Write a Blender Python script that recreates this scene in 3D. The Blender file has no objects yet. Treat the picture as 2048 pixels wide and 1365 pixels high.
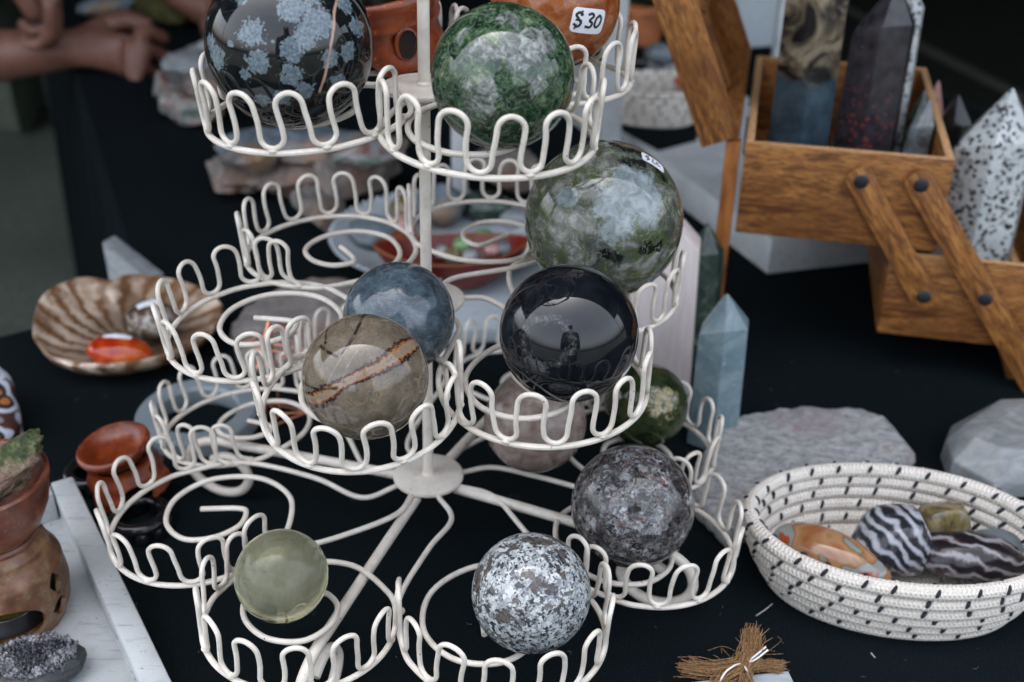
import bpy, bmesh, math, random
import numpy as np
from mathutils import Vector, Matrix, noise as mn

S = bpy.context.scene
COL = S.collection
rad = math.radians
V = Vector

# ------------------------------------------------------------------ camera
CAM_R = V((0.99991, 0.00662, 0.01136)); CAM_U = V((-0.01314, 0.50355, 0.86386)); CAM_W = V((0.0, 0.86394, -0.5036))
camd = bpy.data.cameras.new('camera'); cam = bpy.data.objects.new('camera', camd); COL.objects.link(cam)
cam.matrix_world = Matrix(((CAM_R.x, CAM_U.x, -CAM_W.x, 0.0420), (CAM_R.y, CAM_U.y, -CAM_W.y, -0.47685),
                           (CAM_R.z, CAM_U.z, -CAM_W.z, 0.40135), (0, 0, 0, 1)))
camd.sensor_width = 36.0; camd.lens = 2315.1 / 2048 * 36.0
camd.clip_start = 0.02; camd.clip_end = 200.0
camd.dof.use_dof = True; camd.dof.focus_distance = 0.475; camd.dof.aperture_fstop = 8.0; camd.dof.aperture_blades = 7
S.camera = cam

# ------------------------------------------------------------------ light
SUN_EL, SUN_AZ = 68.0, 335.0          # azimuth measured from +y clockwise (towards +x)
world = bpy.data.worlds.new('World'); S.world = world; world.use_nodes = True
wn = world.node_tree.nodes; wl = world.node_tree.links
bg = wn['Background']
sky = wn.new('ShaderNodeTexSky'); sky.sky_type = 'NISHITA'; sky.sun_disc = False
sky.sun_elevation = rad(SUN_EL); sky.sun_rotation = rad(SUN_AZ)
sky.air_density = 1.0; sky.dust_density = 6.0; sky.ozone_density = 1.0
hs = wn.new('ShaderNodeHueSaturation'); hs.inputs['Saturation'].default_value = 0.45
wl.new(sky.outputs[0], hs.inputs['Color']); wl.new(hs.outputs[0], bg.inputs['Color'])
bg.inputs['Strength'].default_value = 0.15
sund = bpy.data.lights.new('sun', 'SUN'); sun = bpy.data.objects.new('sun', sund); COL.objects.link(sun)
sund.energy = 1.0; sund.angle = rad(20); sund.color = (1.0, 0.93, 0.84)
sd = V((math.sin(rad(SUN_AZ)) * math.cos(rad(SUN_EL)), math.cos(rad(SUN_AZ)) * math.cos(rad(SUN_EL)), math.sin(rad(SUN_EL))))
sun.rotation_euler = sd.to_track_quat('Z', 'Y').to_euler(); sun.location = (0, -2, 4)
S.view_settings.view_transform = 'Standard'; S.view_settings.look = 'None'
S.view_settings.exposure = 2.45; S.view_settings.gamma = 1.0; S.view_settings.use_curve_mapping = False
S.render.engine = 'CYCLES'
S.cycles.use_denoising = True; S.cycles.use_adaptive_sampling = True; S.cycles.adaptive_threshold = 0.02
S.cycles.max_bounces = 10; S.cycles.transmission_bounces = 8; S.cycles.caustics_reflective = False; S.cycles.caustics_refractive = False

# ------------------------------------------------------------------ node helper
MATS = {}
class NT:
    def __init__(s, name):
        s.mat = bpy.data.materials.new(name); s.mat.use_nodes = True
        s.t = s.mat.node_tree; s.b = s.t.nodes['Principled BSDF']; MATS[name] = s.mat
        s._co = None
    def new(s, t, **kw):
        n = s.t.nodes.new('ShaderNode' + t)
        for k, v in kw.items(): setattr(n, k, v)
        return n
    def put(s, sock, v):
        if isinstance(v, bpy.types.NodeSocket): s.t.links.new(v, sock)
        elif v is not None:
            if isinstance(v, (tuple, list)) and len(v) == 3 and sock.type == 'RGBA': v = (*v, 1)
            sock.default_value = v
    @property
    def co(s):
        if s._co is None: s._co = s.new('TexCoord').outputs['Object']
        return s._co
    def vm(s, op, a, b=None):
        n = s.new('VectorMath', operation=op); s.put(n.inputs[0], a)
        if b is not None: s.put(n.inputs[3 if op == 'SCALE' else 1], b)
        return n.outputs['Value' if op in ('LENGTH', 'DISTANCE', 'DOT_PRODUCT') else 'Vector']
    def m(s, op, a, b=0.0, c=None, clamp=False):
        n = s.new('Math', operation=op, use_clamp=clamp); s.put(n.inputs[0], a); s.put(n.inputs[1], b)
        if c is not None: s.put(n.inputs[2], c)
        return n.outputs[0]
    def mapv(s, scale=(1, 1, 1), rot=(0, 0, 0), loc=(0, 0, 0), vec=None):
        n = s.new('Mapping'); s.put(n.inputs['Vector'], vec or s.co)
        n.inputs['Scale'].default_value = scale; n.inputs['Rotation'].default_value = rot; n.inputs['Location'].default_value = loc
        return n.outputs[0]
    def noise(s, scale, detail=4, rough=.5, dist=0., vec=None, color=False):
        n = s.new('TexNoise'); s.put(n.inputs['Vector'], vec or s.co)
        n.inputs['Scale'].default_value = scale; n.inputs['Detail'].default_value = detail
        n.inputs['Roughness'].default_value = rough; n.inputs['Distortion'].default_value = dist
        return n.outputs[1 if color else 0]
    def vor(s, scale, feature='F1', vec=None, rand=1., out='Distance'):
        n = s.new('TexVoronoi', feature=feature); s.put(n.inputs['Vector'], vec or s.co)
        n.inputs['Scale'].default_value = scale; n.inputs['Randomness'].default_value = rand
        return n.outputs[out]
    def ramp(s, fac, stops, interp='LINEAR'):
        n = s.new('ValToRGB'); s.put(n.inputs[0], fac); cr = n.color_ramp; cr.interpolation = interp
        while len(cr.elements) < len(stops): cr.elements.new(0.5)
        for e, (p, c) in zip(cr.elements, stops):
            e.position = p
            if not isinstance(c, (tuple, list)): c = (c, c, c)
            e.color = (*c, 1) if len(c) == 3 else c
        return n.outputs[0]
    def mix(s, fac, a, b, mode='MIX'):
        n = s.new('Mix', data_type='RGBA', blend_type=mode); s.put(n.inputs[0], fac); s.put(n.inputs[6], a); s.put(n.inputs[7], b)
        return n.outputs[2]
    def attr(s, name): return s.new('Attribute', attribute_name=name).outputs['Fac']
    def warp(s, amp, scale, detail=3, vec=None):
        v = vec or s.co
        d = s.vm('SUBTRACT', s.noise(scale, detail, vec=v, color=True), (.5, .5, .5))
        return s.vm('ADD', v, s.vm('SCALE', d, amp))
    def bump(s, h, strength=.3, dist=.001):
        n = s.new('Bump'); n.inputs['Strength'].default_value = strength; n.inputs['Distance'].default_value = dist
        s.put(n.inputs['Height'], h); s.t.links.new(n.outputs[0], s.b.inputs['Normal']); return n
    def set(s, color=None, rough=None, **kw):
        nm = dict(metal='Metallic', ior='IOR', trans='Transmission Weight', sss='Subsurface Weight', coat='Coat Weight', spec='Specular IOR Level',
                  coat_rough='Coat Roughness', sss_scale='Subsurface Scale', sheen='Sheen Weight', alpha='Alpha')
        s.put(s.b.inputs['Base Color'], color); s.put(s.b.inputs['Roughness'], rough)
        for k, v in kw.items(): s.put(s.b.inputs[nm[k]], v)
        return s.mat

def simple(name, color, rough=.5, var=.25, scale=60, bump=0., bscale=200, **kw):
    t = NT(name); n = t.noise(scale, 5, .6)
    c0 = tuple(c * (1 - var) for c in color); c1 = tuple(min(1, c * (1 + var)) for c in color)
    t.set(t.ramp(n, [(.3, c0), (.7, c1)]), rough, **kw)
    if bump: t.bump(t.noise(bscale, 5, .6), bump, .001)
    return t.mat

# ------------------------------------------------------------------ mesh helper
class MB:
    def __init__(s): s.v = []; s.f = []; s.at = {}
    def add(s, vs, fs):
        o = len(s.v); s.v += [tuple(p) for p in vs]; s.f += [tuple(i + o for i in f) for f in fs]; return s
    def box(s, c, d, M=None):
        c = V(c); h = V(d) / 2
        vs = [V((x, y, z)) for x in (-h.x, h.x) for y in (-h.y, h.y) for z in (-h.z, h.z)]
        vs = [(M @ p if M else p) + c for p in vs]
        return s.add(vs, [(0, 1, 3, 2), (4, 6, 7, 5), (0, 4, 5, 1), (2, 3, 7, 6), (0, 2, 6, 4), (1, 5, 7, 3)])
    def tube(s, pts, r, seg=10, closed=False, cap=True, uv=False):
        pts = [V(p) for p in pts]; n = len(pts)
        rr = r if isinstance(r, (list, tuple)) else [r] * n
        tang = []
        for i in range(n):
            a = pts[(i - 1) % n] if (closed or i) else pts[i]; b = pts[(i + 1) % n] if (closed or i < n - 1) else pts[i]
            tang.append((b - a).normalized())
        t = tang[0]; nrm = t.orthogonal().normalized()
        if abs(t.z) < .9: nrm = (V((0, 0, 1)) - t * t.z).normalized()
        o = len(s.v); L = 0; m = seg + 1 if uv else seg
        for i in range(n):
            if i:
                q = tang[i - 1].rotation_difference(tang[i]); nrm = q @ nrm; L += (pts[i] - pts[i - 1]).length
                nrm = (nrm - tang[i] * nrm.dot(tang[i])).normalized()
            b = tang[i].cross(nrm)
            for k in range(m):
                a = 2 * math.pi * k / seg - math.pi
                s.v.append(tuple(pts[i] + (nrm * math.cos(a) + b * math.sin(a)) * rr[i]))
                if uv: s.at.setdefault('tu', []).append(L); s.at.setdefault('tv', []).append(a)
        for i in range(n if closed else n - 1):
            j = (i + 1) % n
            for k in range(seg):
                k2 = k + 1 if uv else (k + 1) % seg
                s.f.append((o + i * m + k, o + i * m + k2, o + j * m + k2, o + j * m + k))
        if cap and not closed:
            s.f.append(tuple(o + k for k in range(seg))[::-1]); s.f.append(tuple(o + (n - 1) * m + k for k in range(seg)))
        return s
    def lathe(s, prof, c=(0, 0, 0), seg=48, M=None, sx=1., sy=1.):
        o = len(s.v); n = len(prof); c = V(c)
        for i in range(seg):
            a = 2 * math.pi * i / seg
            for r_, z in prof:
                p = V((r_ * math.cos(a) * sx, r_ * math.sin(a) * sy, z)); s.v.append(tuple((M @ p if M else p) + c))
        for i in range(seg):
            j = (i + 1) % seg
            for k in range(n - 1): s.f.append((o + i * n + k, o + j * n + k, o + j * n + k + 1, o + i * n + k + 1))
        return s
    def prism(s, poly, z0, z1, M=None, c=(0, 0, 0)):
        n = len(poly); c = V(c)
        vs = [V((*p, z0)) for p in poly] + [V((*p, z1)) for p in poly]
        vs = [(M @ p if M else p) + c for p in vs]
        return s.add(vs, [tuple(range(n))[::-1], tuple(range(n, 2 * n))] + [(i, (i + 1) % n, n + (i + 1) % n, n + i) for i in range(n)])
    def build(s, name, mat, parent=None, smooth=True, bevel=0., seg=2, loc=None, angle=35):
        me = bpy.data.meshes.new(name)
        vs = s.v
        if loc is not None: L = V(loc); vs = [tuple(V(p) - L) for p in vs]
        me.from_pydata(vs, [], s.f); me.update()
        for k, a in s.at.items():
            if len(a) == len(s.v): me.attributes.new(k, 'FLOAT', 'POINT').data.foreach_set('value', a)
        bm = bmesh.new(); bm.from_mesh(me)
        bmesh.ops.recalc_face_normals(bm, faces=bm.faces)
        if bevel:
            es = [e for e in bm.edges if len(e.link_faces) == 2 and e.calc_face_angle(0) > .3]
            bmesh.ops.bevel(bm, geom=es, offset=bevel, segments=seg, profile=.5, affect='EDGES')
        bm.to_mesh(me); bm.free()
        if smooth:
            me.shade_smooth()
            try: me.set_sharp_from_angle(angle=rad(angle))
            except Exception: pass
        me.materials.append(mat if not isinstance(mat, str) else MATS[mat])
        o = bpy.data.objects.new(name, me); COL.objects.link(o)
        if loc is not None: o.location = loc
        if parent is not None: attach(o, parent)
        return o
def world_of(o):
    m = o.matrix_basis.copy()
    while o.parent: m = o.parent.matrix_basis @ o.matrix_parent_inverse @ m if False else o.parent.matrix_basis @ m; o = o.parent
    return m
def attach(o, parent):
    m = o.matrix_basis.copy(); o.parent = parent
    o.matrix_basis = world_of(parent).inverted() @ m
def tag(o, label=None, cat=None, group=None, kind=None):
    if label: o['label'] = label
    if cat: o['category'] = cat
    if group: o['group'] = group
    if kind: o['kind'] = kind
    return o
def thing(name, loc, label, cat, group=None):
    e = bpy.data.objects.new(name, None); e.location = loc; e.empty_display_size = .02; COL.objects.link(e)
    return tag(e, label, cat, group)
def spline(P, n=8, closed=False):
    P = [V(p) if len(p) == 3 else V((*p, 0)) for p in P]; N = len(P); out = []
    for i in range(N if closed else N - 1):
        if closed: a, b, c, d = P[(i - 1) % N], P[i], P[(i + 1) % N], P[(i + 2) % N]
        else:
            b, c = P[i], P[i + 1]; a = P[i - 1] if i else b * 2 - c; d = P[i + 2] if i + 2 < N else c * 2 - b
        for k in range(n):
            t = k / n
            out.append(.5 * ((2 * b) + (c - a) * t + (2 * a - 5 * b + 4 * c - d) * t * t + (3 * b - a - 3 * c + d) * t ** 3))
    if not closed: out.append(P[-1])
    return out
def rotz(a): return Matrix.Rotation(a, 3, 'Z')
UNITSPH = {}
def unit_ico(sub):
    bm = bmesh.new(); bmesh.ops.create_icosphere(bm, subdivisions=sub, radius=1.0)
    vs = [v.co.copy() for v in bm.verts]; fs = [tuple(v.index for v in f.verts) for f in bm.faces]; bm.free(); return vs, fs
def lump(name, mat, loc, size, rot=(0, 0, 0), sub=4, amp=.12, freq=1.5, seed=0, parent=None, power=2., octaves=3, facet=0, smooth=True):
    """a stone: super-ellipsoid with noise; facet cuts it with random planes"""
    vs, fs = unit_ico(sub); rnd = random.Random(seed); off = V((seed * 7.1, seed * 3.3, seed * 1.7))
    planes = []
    for _ in range(facet):
        d = V((rnd.gauss(0, 1), rnd.gauss(0, 1), rnd.gauss(0, 1))).normalized(); planes.append((d, rnd.uniform(.62, .9)))
    R_ = Matrix.Rotation(rot[2], 3, 'Z') @ Matrix.Rotation(rot[1], 3, 'Y') @ Matrix.Rotation(rot[0], 3, 'X')
    out = []
    for p in vs:
        q = p.copy()
        if power != 2.:
            k = (abs(q.x) ** power + abs(q.y) ** power + abs(q.z) ** power) ** (-1 / power); q = q * k
        d = mn.fractal(q * freq + off, 1.0, 2.0, octaves)
        q = q * (1 + amp * d)
        for pd, ph in planes:
            e = q.dot(pd)
            if e > ph: q = q - pd * (e - ph) * .92
        out.append(R_ @ V((q.x * size[0], q.y * size[1], q.z * size[2])) + V(loc))
    b = MB(); b.add(out, fs)
    return b.build(name, mat, parent, smooth=smooth, loc=loc, angle=60 if facet else 180)
def drop(o, z=0.0):
    """rest a mesh thing on height z"""
    zs = [(o.matrix_basis @ v.co).z for v in o.data.vertices]
    o.location.z += z - min(zs); return o
def slab(name, mat, outline, z0, th, loc, rough=.002, seed=0, parent=None, tiltx=0., tilty=0., edge=.003, straight=False):
    """a broken flat piece of stone with uneven top and ragged edge"""
    pts = spline([(x, y, 0) for x, y in outline], 6, True)
    if straight: pts = [V((*outline[i], 0)).lerp(V((*outline[(i + 1) % len(outline)], 0)), k / 16) for i in range(len(outline)) for k in range(16)]
    n = len(pts); c = sum(pts, V()) / n; off = V((seed * 5.3, seed * 2.1, 0)); b = MB(); vs = []
    prof = [(.0, 1), (.25, 1), (.5, 1), (.72, 1), (.9, 1), (.975, .97), (1.0, .85), (1.02, .5), (1.0, .15), (.96, 0), (.5, 0), (0, 0)]
    for f, h in prof:
        for i, p in enumerate(pts):
            q = c + (p - c) * f
            e = mn.fractal(V((p.x * 260, p.y * 260, h * 3)) + off, .8, 2.1, 6) * edge * f
            q = q + (p - c).normalized() * e
            z = z0 + th * h
            if h > .5: z += mn.fractal(V((q.x * 60, q.y * 60, 3)) + off, 1., 2., 5) * rough + tiltx * (q.x - c.x) + tilty * (q.y - c.y)
            vs.append((q.x, q.y, z))
    m = len(prof)
    fs = [(k * n + i, k * n + (i + 1) % n, (k + 1) * n + (i + 1) % n, (k + 1) * n + i) for k in range(m - 1) for i in range(n)]
    b.add(vs, fs); return b.build(name, mat, parent, loc=loc, angle=50)
def tower(name, mat, base, up, r_, hb, ht, n=6, rot=0., tip=(0, 0), parent=None, taper=.86, sq=1., bev=.0008):
    """a cut crystal point: faceted prism with a pyramid tip"""
    up = V(up).normalized(); q = V((0, 0, 1)).rotation_difference(up); b = MB(); vs = []
    for f, z in ((1.0, 0), (taper, hb)):
        for i in range(n):
            a = 2 * math.pi * i / n + rot; w = 1 + .07 * math.sin(i * 2.3 + rot)
            vs.append(V((r_ * w * f * math.cos(a), r_ * w * f * sq * math.sin(a), z + (.06 * hb * math.sin(i * 1.7 + rot) if z else 0))))
    vs.append(V((tip[0], tip[1], hb + ht)))
    vs = [q @ p + V(base) for p in vs]
    fs = [tuple(range(n))[::-1]] + [(i, (i + 1) % n, n + (i + 1) % n, n + i) for i in range(n)] + [(n + i, n + (i + 1) % n, 2 * n) for i in range(n)]
    b.add(vs, fs); return b.build(name, mat, parent, bevel=bev, seg=2, loc=base, angle=20)

# ------------------------------------------------------------------ materials
def mk_materials():
    # cream enamel of the wire stand with chips and grime
    t = NT('enamel'); n = t.noise(90, 6, .65); chips = t.noise(520, 3, .6)
    base = t.ramp(n, [(.3, (.60, .55, .475)), (.7, (.78, .725, .64))])
    spot = t.m('MULTIPLY', t.ramp(chips, [(.69, 0), (.715, 1)]), t.ramp(t.noise(45, 2), [(.46, 0), (.54, 1)]))
    grime = t.ramp(t.noise(170, 6, .75), [(.5, 0), (.75, 1)])
    c = t.mix(t.m('MULTIPLY', grime, .35), base, (.3, .27, .23)); c = t.mix(spot, c, (.035, .03, .028))
    t.set(c, t.ramp(n, [(.3, .34), (.7, .5)]), spec=.5); t.bump(t.noise(700, 3), .08, .0004)
    # black tablecloth
    t = NT('black_cloth'); w = t.noise(1300, 3, .7); big = t.noise(14, 3)
    c = t.ramp(w, [(.32, (.0008, .0019, .0026)), (.52, (.0036, .0066, .0082)), (.72, (.012, .018, .021))])
    lint = t.ramp(t.vor(150, rand=1.), [(.035, 1), (.06, 0)]); keep = t.ramp(t.noise(70, 1), [(.62, 0), (.66, 1)])
    c = t.mix(t.m('MULTIPLY', t.m('MULTIPLY', lint, keep), .5), c, (.35, .36, .36))
    t.set(c, .95, spec=.08); t.bump(t.m('ADD', w, t.m('MULTIPLY', big, 2.)), .25, .0006)
    # ground
    t = NT('tarmac'); c = t.ramp(t.noise(60, 8, .7), [(.3, (.018, .021, .017)), (.7, (.055, .06, .05))])
    c = t.mix(t.ramp(t.noise(2.2, 4), [(.35, 0), (.7, .55)]), c, (.03, .036, .027)); t.set(c, .95, spec=.2); t.bump(t.noise(400, 4), .5, .004)
    simple('paint_line', (.16, .155, .12), .9, .4, 30)
    t = NT('matting'); c = t.ramp(t.noise(70, 8, .75), [(.3, (.09, .112, .086)), (.7, (.26, .30, .235))]); c = t.mix(t.ramp(t.noise(3, 5), [(.4, 0), (.65, .5)]), c, (.11, .12, .10)); t.set(c, .95, spec=.1); t.bump(t.noise(300, 4), .6, .004)
    simple('canopy_cloth', (.018, .022, .03), .9, .2, 3)
    simple('pole_metal', (.25, .25, .26), .4, .1, 20)
    # white painted wood with scuffs
    t = NT('white_wood'); n = t.noise(30, 6, .6); g = t.noise(40, 6, .7, vec=t.mapv((1, 8, 8)))
    c = t.ramp(n, [(.25, (.36, .39, .40)), (.7, (.55, .575, .58))])
    c = t.mix(t.ramp(g, [(.56, 0), (.72, .7)]), c, (.16, .16, .155)); c = t.mix(t.ramp(t.noise(300, 4, .7), [(.63, 0), (.70, .75)]), c, (.06, .06, .055))
    t.set(c, .55); t.bump(g, .12, .0006)
    t = NT('pale_wood'); g = t.noise(60, 6, .7, vec=t.mapv((1, 9, 9)))
    t.set(t.ramp(g, [(.3, (.30, .36, .40)), (.7, (.46, .50, .52))]), .7); t.bump(g, .2, .0006)
    # mango wood, grain along x / y / z
    for nm, sc in (('wood_x', (1, 7, 7)), ('wood_y', (7, 1, 7)), ('wood_z', (7, 7, 1))):
        t = NT(nm); v = t.mapv(sc); a = t.noise(22, 5, .65, 1.4, v); b = t.noise(110, 5, .7, .5, v); st = t.noise(330, 4, .75, .2, v); bl = t.noise(14, 3)
        c = t.ramp(a, [(.36, (.085, .026, .007)), (.46, (.29, .115, .027)), (.6, (.44, .195, .052)), (.78, (.56, .29, .098))])
        c = t.mix(t.ramp(b, [(.46, 0), (.58, .85)]), c, (.10, .036, .010)); c = t.mix(t.ramp(st, [(.58, 0), (.72, .55)]), c, (.07, .03, .012))
        c = t.mix(t.ramp(bl, [(.48, 0), (.66, .6)]), c, (.12, .042, .012))
        t.set(c, t.ramp(b, [(.3, .42), (.7, .58)]), spec=.45); t.bump(st, .15, .0005)
    t = NT('wood_dark'); v = t.mapv((7, 7, 1)); a = t.noise(30, 5, .6, .6, v)
    t.set(t.ramp(a, [(.3, (.10, .03, .008)), (.5, (.28, .095, .02)), (.75, (.42, .17, .04))]), .42); t.bump(a, .15, .0005)
    simple('end_grain', (.52, .30, .14), .6, .25, 300)
    simple('hole_shade', (.012, .006, .004), .9, .3, 200)  # near-black colour standing for the shade inside the carved burner's holes
    simple('iron', (.012, .013, .015), .55, .3, 200, .2)
    # soapstone
    for nm, cs in (('soap_orange', ((.03, .006, .003), (.165, .028, .007), (.32, .075, .022))), ('soap_rust', ((.03, .008, .005), (.15, .045, .023), (.26, .10, .055)))):
        t = NT(nm); a = t.noise(45, 6, .65, .4); b = t.noise(260, 5, .7)
        c = t.ramp(a, [(.28, cs[0]), (.5, cs[1]), (.72, cs[2])]); c = t.mix(t.ramp(b, [(.5, 0), (.7, .5)]), c, tuple(x * .45 for x in cs[1]))
        c = t.mix(t.ramp(t.noise(420, 3), [(.62, 0), (.7, .4)]), c, tuple(min(1, x * 1.8) for x in cs[2]))
        t.set(c, .32, spec=.55); t.bump(b, .12, .0006)
    t = NT('soap_mottle'); a = t.noise(60, 6, .6); b = t.vor(170)
    c = t.ramp(a, [(.3, (.035, .014, .008)), (.5, (.15, .065, .032)), (.7, (.26, .14, .07))]); c = t.mix(t.ramp(b, [(.1, .6), (.5, 0)]), c, (.09, .035, .022)); c = t.mix(t.ramp(t.noise(150, 5, .7), [(.5, 0), (.62, .6)]), c, (.20, .15, .075))
    t.set(c, .38, spec=.5); t.bump(t.noise(200, 5), .1, .0006)
    simple('wax', (.28, .22, .04), .35, .25, 40, sss=.0)
    simple('tin', (.05, .05, .055), .3, .2, 60, metal=.6); simple('tin_rim', (.5, .5, .48), .2, .1, 60, metal=.9)
    # cotton rope with braid relief
    t = NT('cotton_rope'); u = t.attr('tu'); a = t.attr('tv')
    k1 = t.m('SINE', t.m('ADD', t.m('MULTIPLY', u, 2 * math.pi / .0021), t.m('MULTIPLY', t.m('ABSOLUTE', t.m('SUBTRACT', t.m('FRACT', t.m('MULTIPLY', a, .9549)), .5)), 5.)))
    k2 = t.m('SINE', t.m('MULTIPLY', a, 12.))
    fib = t.noise(900, 4, .7)
    h = t.m('ADD', t.m('MULTIPLY', k1, .55), t.m('ADD', t.m('MULTIPLY', k2, .2), t.m('MULTIPLY', fib, .8)))
    c = t.ramp(fib, [(.25, (.72, .67, .59)), (.7, (.86, .81, .73))]); c = t.mix(t.ramp(k1, [(.0, .22), (.4, 0)]), c, (.46, .41, .35))
    c = t.mix(t.ramp(t.noise(70, 3), [(.5, 0), (.75, .3)]), c, (.52, .47, .4))
    t.set(c, .9, spec=.2, sheen=.1); t.bump(h, .7, .0009)
    simple('black_thread', (.012, .014, .02), .85, .4, 900); simple('lint_fibre', (.2, .2, .2), .9, .4, 200); simple('white_thread', (.7, .69, .66), .8, .1, 900)
    t = NT('jute'); n = t.noise(900, 4, .7, vec=t.mapv((1, 1, 1))); t.set(t.ramp(n, [(.25, (.085, .042, .018)), (.5, (.24, .135, .062)), (.75, (.46, .30, .16))]), .9, spec=.2); t.bump(n, .4, .0006)
    t = NT('paper'); t.set(t.ramp(t.noise(300, 3), [(.3, (.68, .70, .74)), (.7, (.78, .8, .83))]), .65)
    simple('ink', (.012, .012, .013), .6, .2, 400)
    simple('copper', (.85, .36, .22), .3, .15, 300, metal=.85)
    # skin and clothes
    t = NT('skin'); n = t.noise(40, 5, .6); t.set(t.ramp(n, [(.3, (.125, .05, .033)), (.7, (.225, .105, .072))]), .5, sss=.08, sss_scale=.01); t.bump(t.noise(300, 4), .15, .001)
    simple('trouser_cloth', (.034, .040, .046), .9, .3, 300, .2, 900); simple('dark_shirt', (.016, .018, .022), .9, .3, 200, .2, 900)
    simple('olive_cloth', (.085, .105, .075), .95, .35, 14, .4, 40); simple('shoe_leather', (.01, .011, .013), .35, .3, 100)
    simple('hair_dark', (.012, .009, .008), .6, .4, 200); simple('yellow_cloth', (.055, .05, .008), .8, .3, 60); simple('blue_cloth', (.06, .16, .24), .85, .3, 60)
    # glazed and other small stones
    t = NT('shell_agate'); v = t.warp(.02, 30); a = t.m('SINE', t.m('ADD', t.m('MULTIPLY', t.attr('sw'), 20.), t.m('MULTIPLY', t.noise(55, 7, .75), 13.)))
    c = t.ramp(t.m('MULTIPLY_ADD', a, .5, .5), [(.0, (.16, .08, .038)), (.2, (.34, .2, .11)), (.45, (.58, .43, .30)), (.9, (.72, .59, .46))])
    c = t.mix(t.ramp(t.noise(30, 6, .6), [(.42, 0), (.6, .8)]), c, (.13, .06, .024)); rd = t.vm('LENGTH', t.vm('MULTIPLY', t.co, (1, 1, 0))); c = t.mix(t.ramp(rd, [(.018, .75), (.05, 0)]), c, (.07, .042, .025)); t.set(c, .3, spec=.5)
    t = NT('carnelian'); c = t.ramp(t.noise(55, 4, .5, .5), [(.25, (.16, .004, .002)), (.45, (.38, .03, .005)), (.7, (.55, .14, .02))]); t.set(c, .12, sss=.1, sss_scale=.004)
    t = NT('dark_agate'); c = t.ramp(t.noise(70, 5, .6, 1.), [(.35, (.03, .022, .018)), (.5, (.13, .09, .06)), (.62, (.42, .4, .36)), (.75, (.2, .13, .03))]); t.set(c, .15)
    t = NT('amber_grey'); c = t.ramp(t.noise(38, 3, .5, .4), [(.36, (.24, .085, .028)), (.5, (.36, .2, .10)), (.545, (.22, .11, .04)), (.555, (.22, .24, .225)), (.62, (.26, .28, .26)), (.64, (.34, .06, .018))]); t.set(c, .1, coat=.3)
    t = NT('zebra'); v = t.warp(.012, 60); w = t.m('SINE', t.m('ADD', t.m('MULTIPLY', t.vm('DOT_PRODUCT', v, (0.75, .35, .6)), 980.), t.m('MULTIPLY', t.noise(90, 4), 7.)))
    c = t.ramp(t.m('MULTIPLY_ADD', w, .5, .5), [(.2, (.02, .02, .025)), (.5, (.09, .1, .12)), (.66, (.24, .26, .29)), (.95, (.38, .39, .42))]); c = t.mix(t.ramp(t.noise(300, 4), [(.55, 0), (.75, .5)]), c, (.12, .12, .14)); t.set(c, .22)
    t = NT('zebra_dark'); v = t.warp(.012, 60); w = t.m('SINE', t.m('ADD', t.m('MULTIPLY', t.vm('DOT_PRODUCT', v, (.25, .6, .75)), 900.), t.m('MULTIPLY', t.noise(80, 4), 8.)))
    c = t.ramp(t.m('MULTIPLY_ADD', w, .5, .5), [(.35, (.014, .012, .014)), (.62, (.05, .025, .025)), (.84, (.13, .12, .125)), (.98, (.28, .28, .29))]); t.set(c, .25)
    t = NT('smoky_agate'); c = t.ramp(t.noise(70, 5, .6, .6), [(.35, (.05, .045, .03)), (.5, (.2, .15, .06)), (.65, (.24, .25, .22))]); t.set(c, .12)
    simple('slate_stone', (.12, .15, .16), .3, .3, 60)
    t = NT('lepidolite'); a = t.noise(170, 9, .85, .2, t.mapv((1, 1.8, 1), (0, 0, .5))); b = t.noise(26, 4)
    c = t.ramp(a, [(.34, (.10, .105, .11)), (.48, (.32, .325, .325)), (.62, (.56, .56, .55))]); c = t.mix(t.ramp(b, [(.54, 0), (.7, .5)]), c, (.30, .22, .235))
    c = t.mix(t.ramp(t.noise(50, 5), [(.68, 0), (.74, .6)]), c, (.26, .14, .045)); t.set(c, .6, spec=.5); t.bump(t.noise(320, 6, .75), .8, .002)
    t = NT('milky_quartz'); a = t.noise(55, 7, .7, .8, t.mapv((1, 2.5, 1), (0, 0, .6))); t.set(t.ramp(a, [(.3, (.2, .225, .235)), (.5, (.31, .335, .34)), (.7, (.46, .48, .48))]), .25, trans=.25,  sss=.1, sss_scale=.006); t.bump(t.noise(160, 6, .7), .35, .0012)
    t = NT('selenite'); v = t.mapv((9, 9, 1.2)); a = t.noise(30, 5, .6, .3, v); t.set(t.ramp(a, [(.3, (.56, .50, .49)), (.7, (.70, .64, .62))]), .35, sss=.2, sss_scale=.01); t.bump(a, .2, .001)
    t = NT('blue_quartz'); a = t.noise(48, 7, .68, .6); b = t.noise(220, 4, .7)
    c = t.ramp(a, [(.3, (.085, .14, .165)), (.5, (.15, .215, .24)), (.7, (.26, .325, .345))]); c = t.mix(t.ramp(b, [(.66, 0), (.72, .6)]), c, (.10, .09, .075)); c = t.mix(t.ramp(b, [(.28, .5), (.36, 0)]), c, (.45, .53, .54)); t.set(c, .25)
    t = NT('green_dark'); a = t.noise(90, 6, .65, 1.); t.set(t.ramp(a, [(.35, (.01, .018, .015)), (.55, (.035, .06, .045)), (.72, (.16, .21, .18))]), .25)
    t = NT('dalmatian'); v = t.warp(.004, 200); d = t.vor(260, vec=v); k = t.noise(60, 3); gr = t.vor(130, vec=t.warp(.006, 160))
    c = t.ramp(t.noise(60, 5), [(.3, (.40, .44, .44)), (.7, (.54, .57, .56))]); c = t.mix(t.ramp(gr, [(.26, .75), (.34, 0)]), c, (.19, .19, .19))
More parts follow.
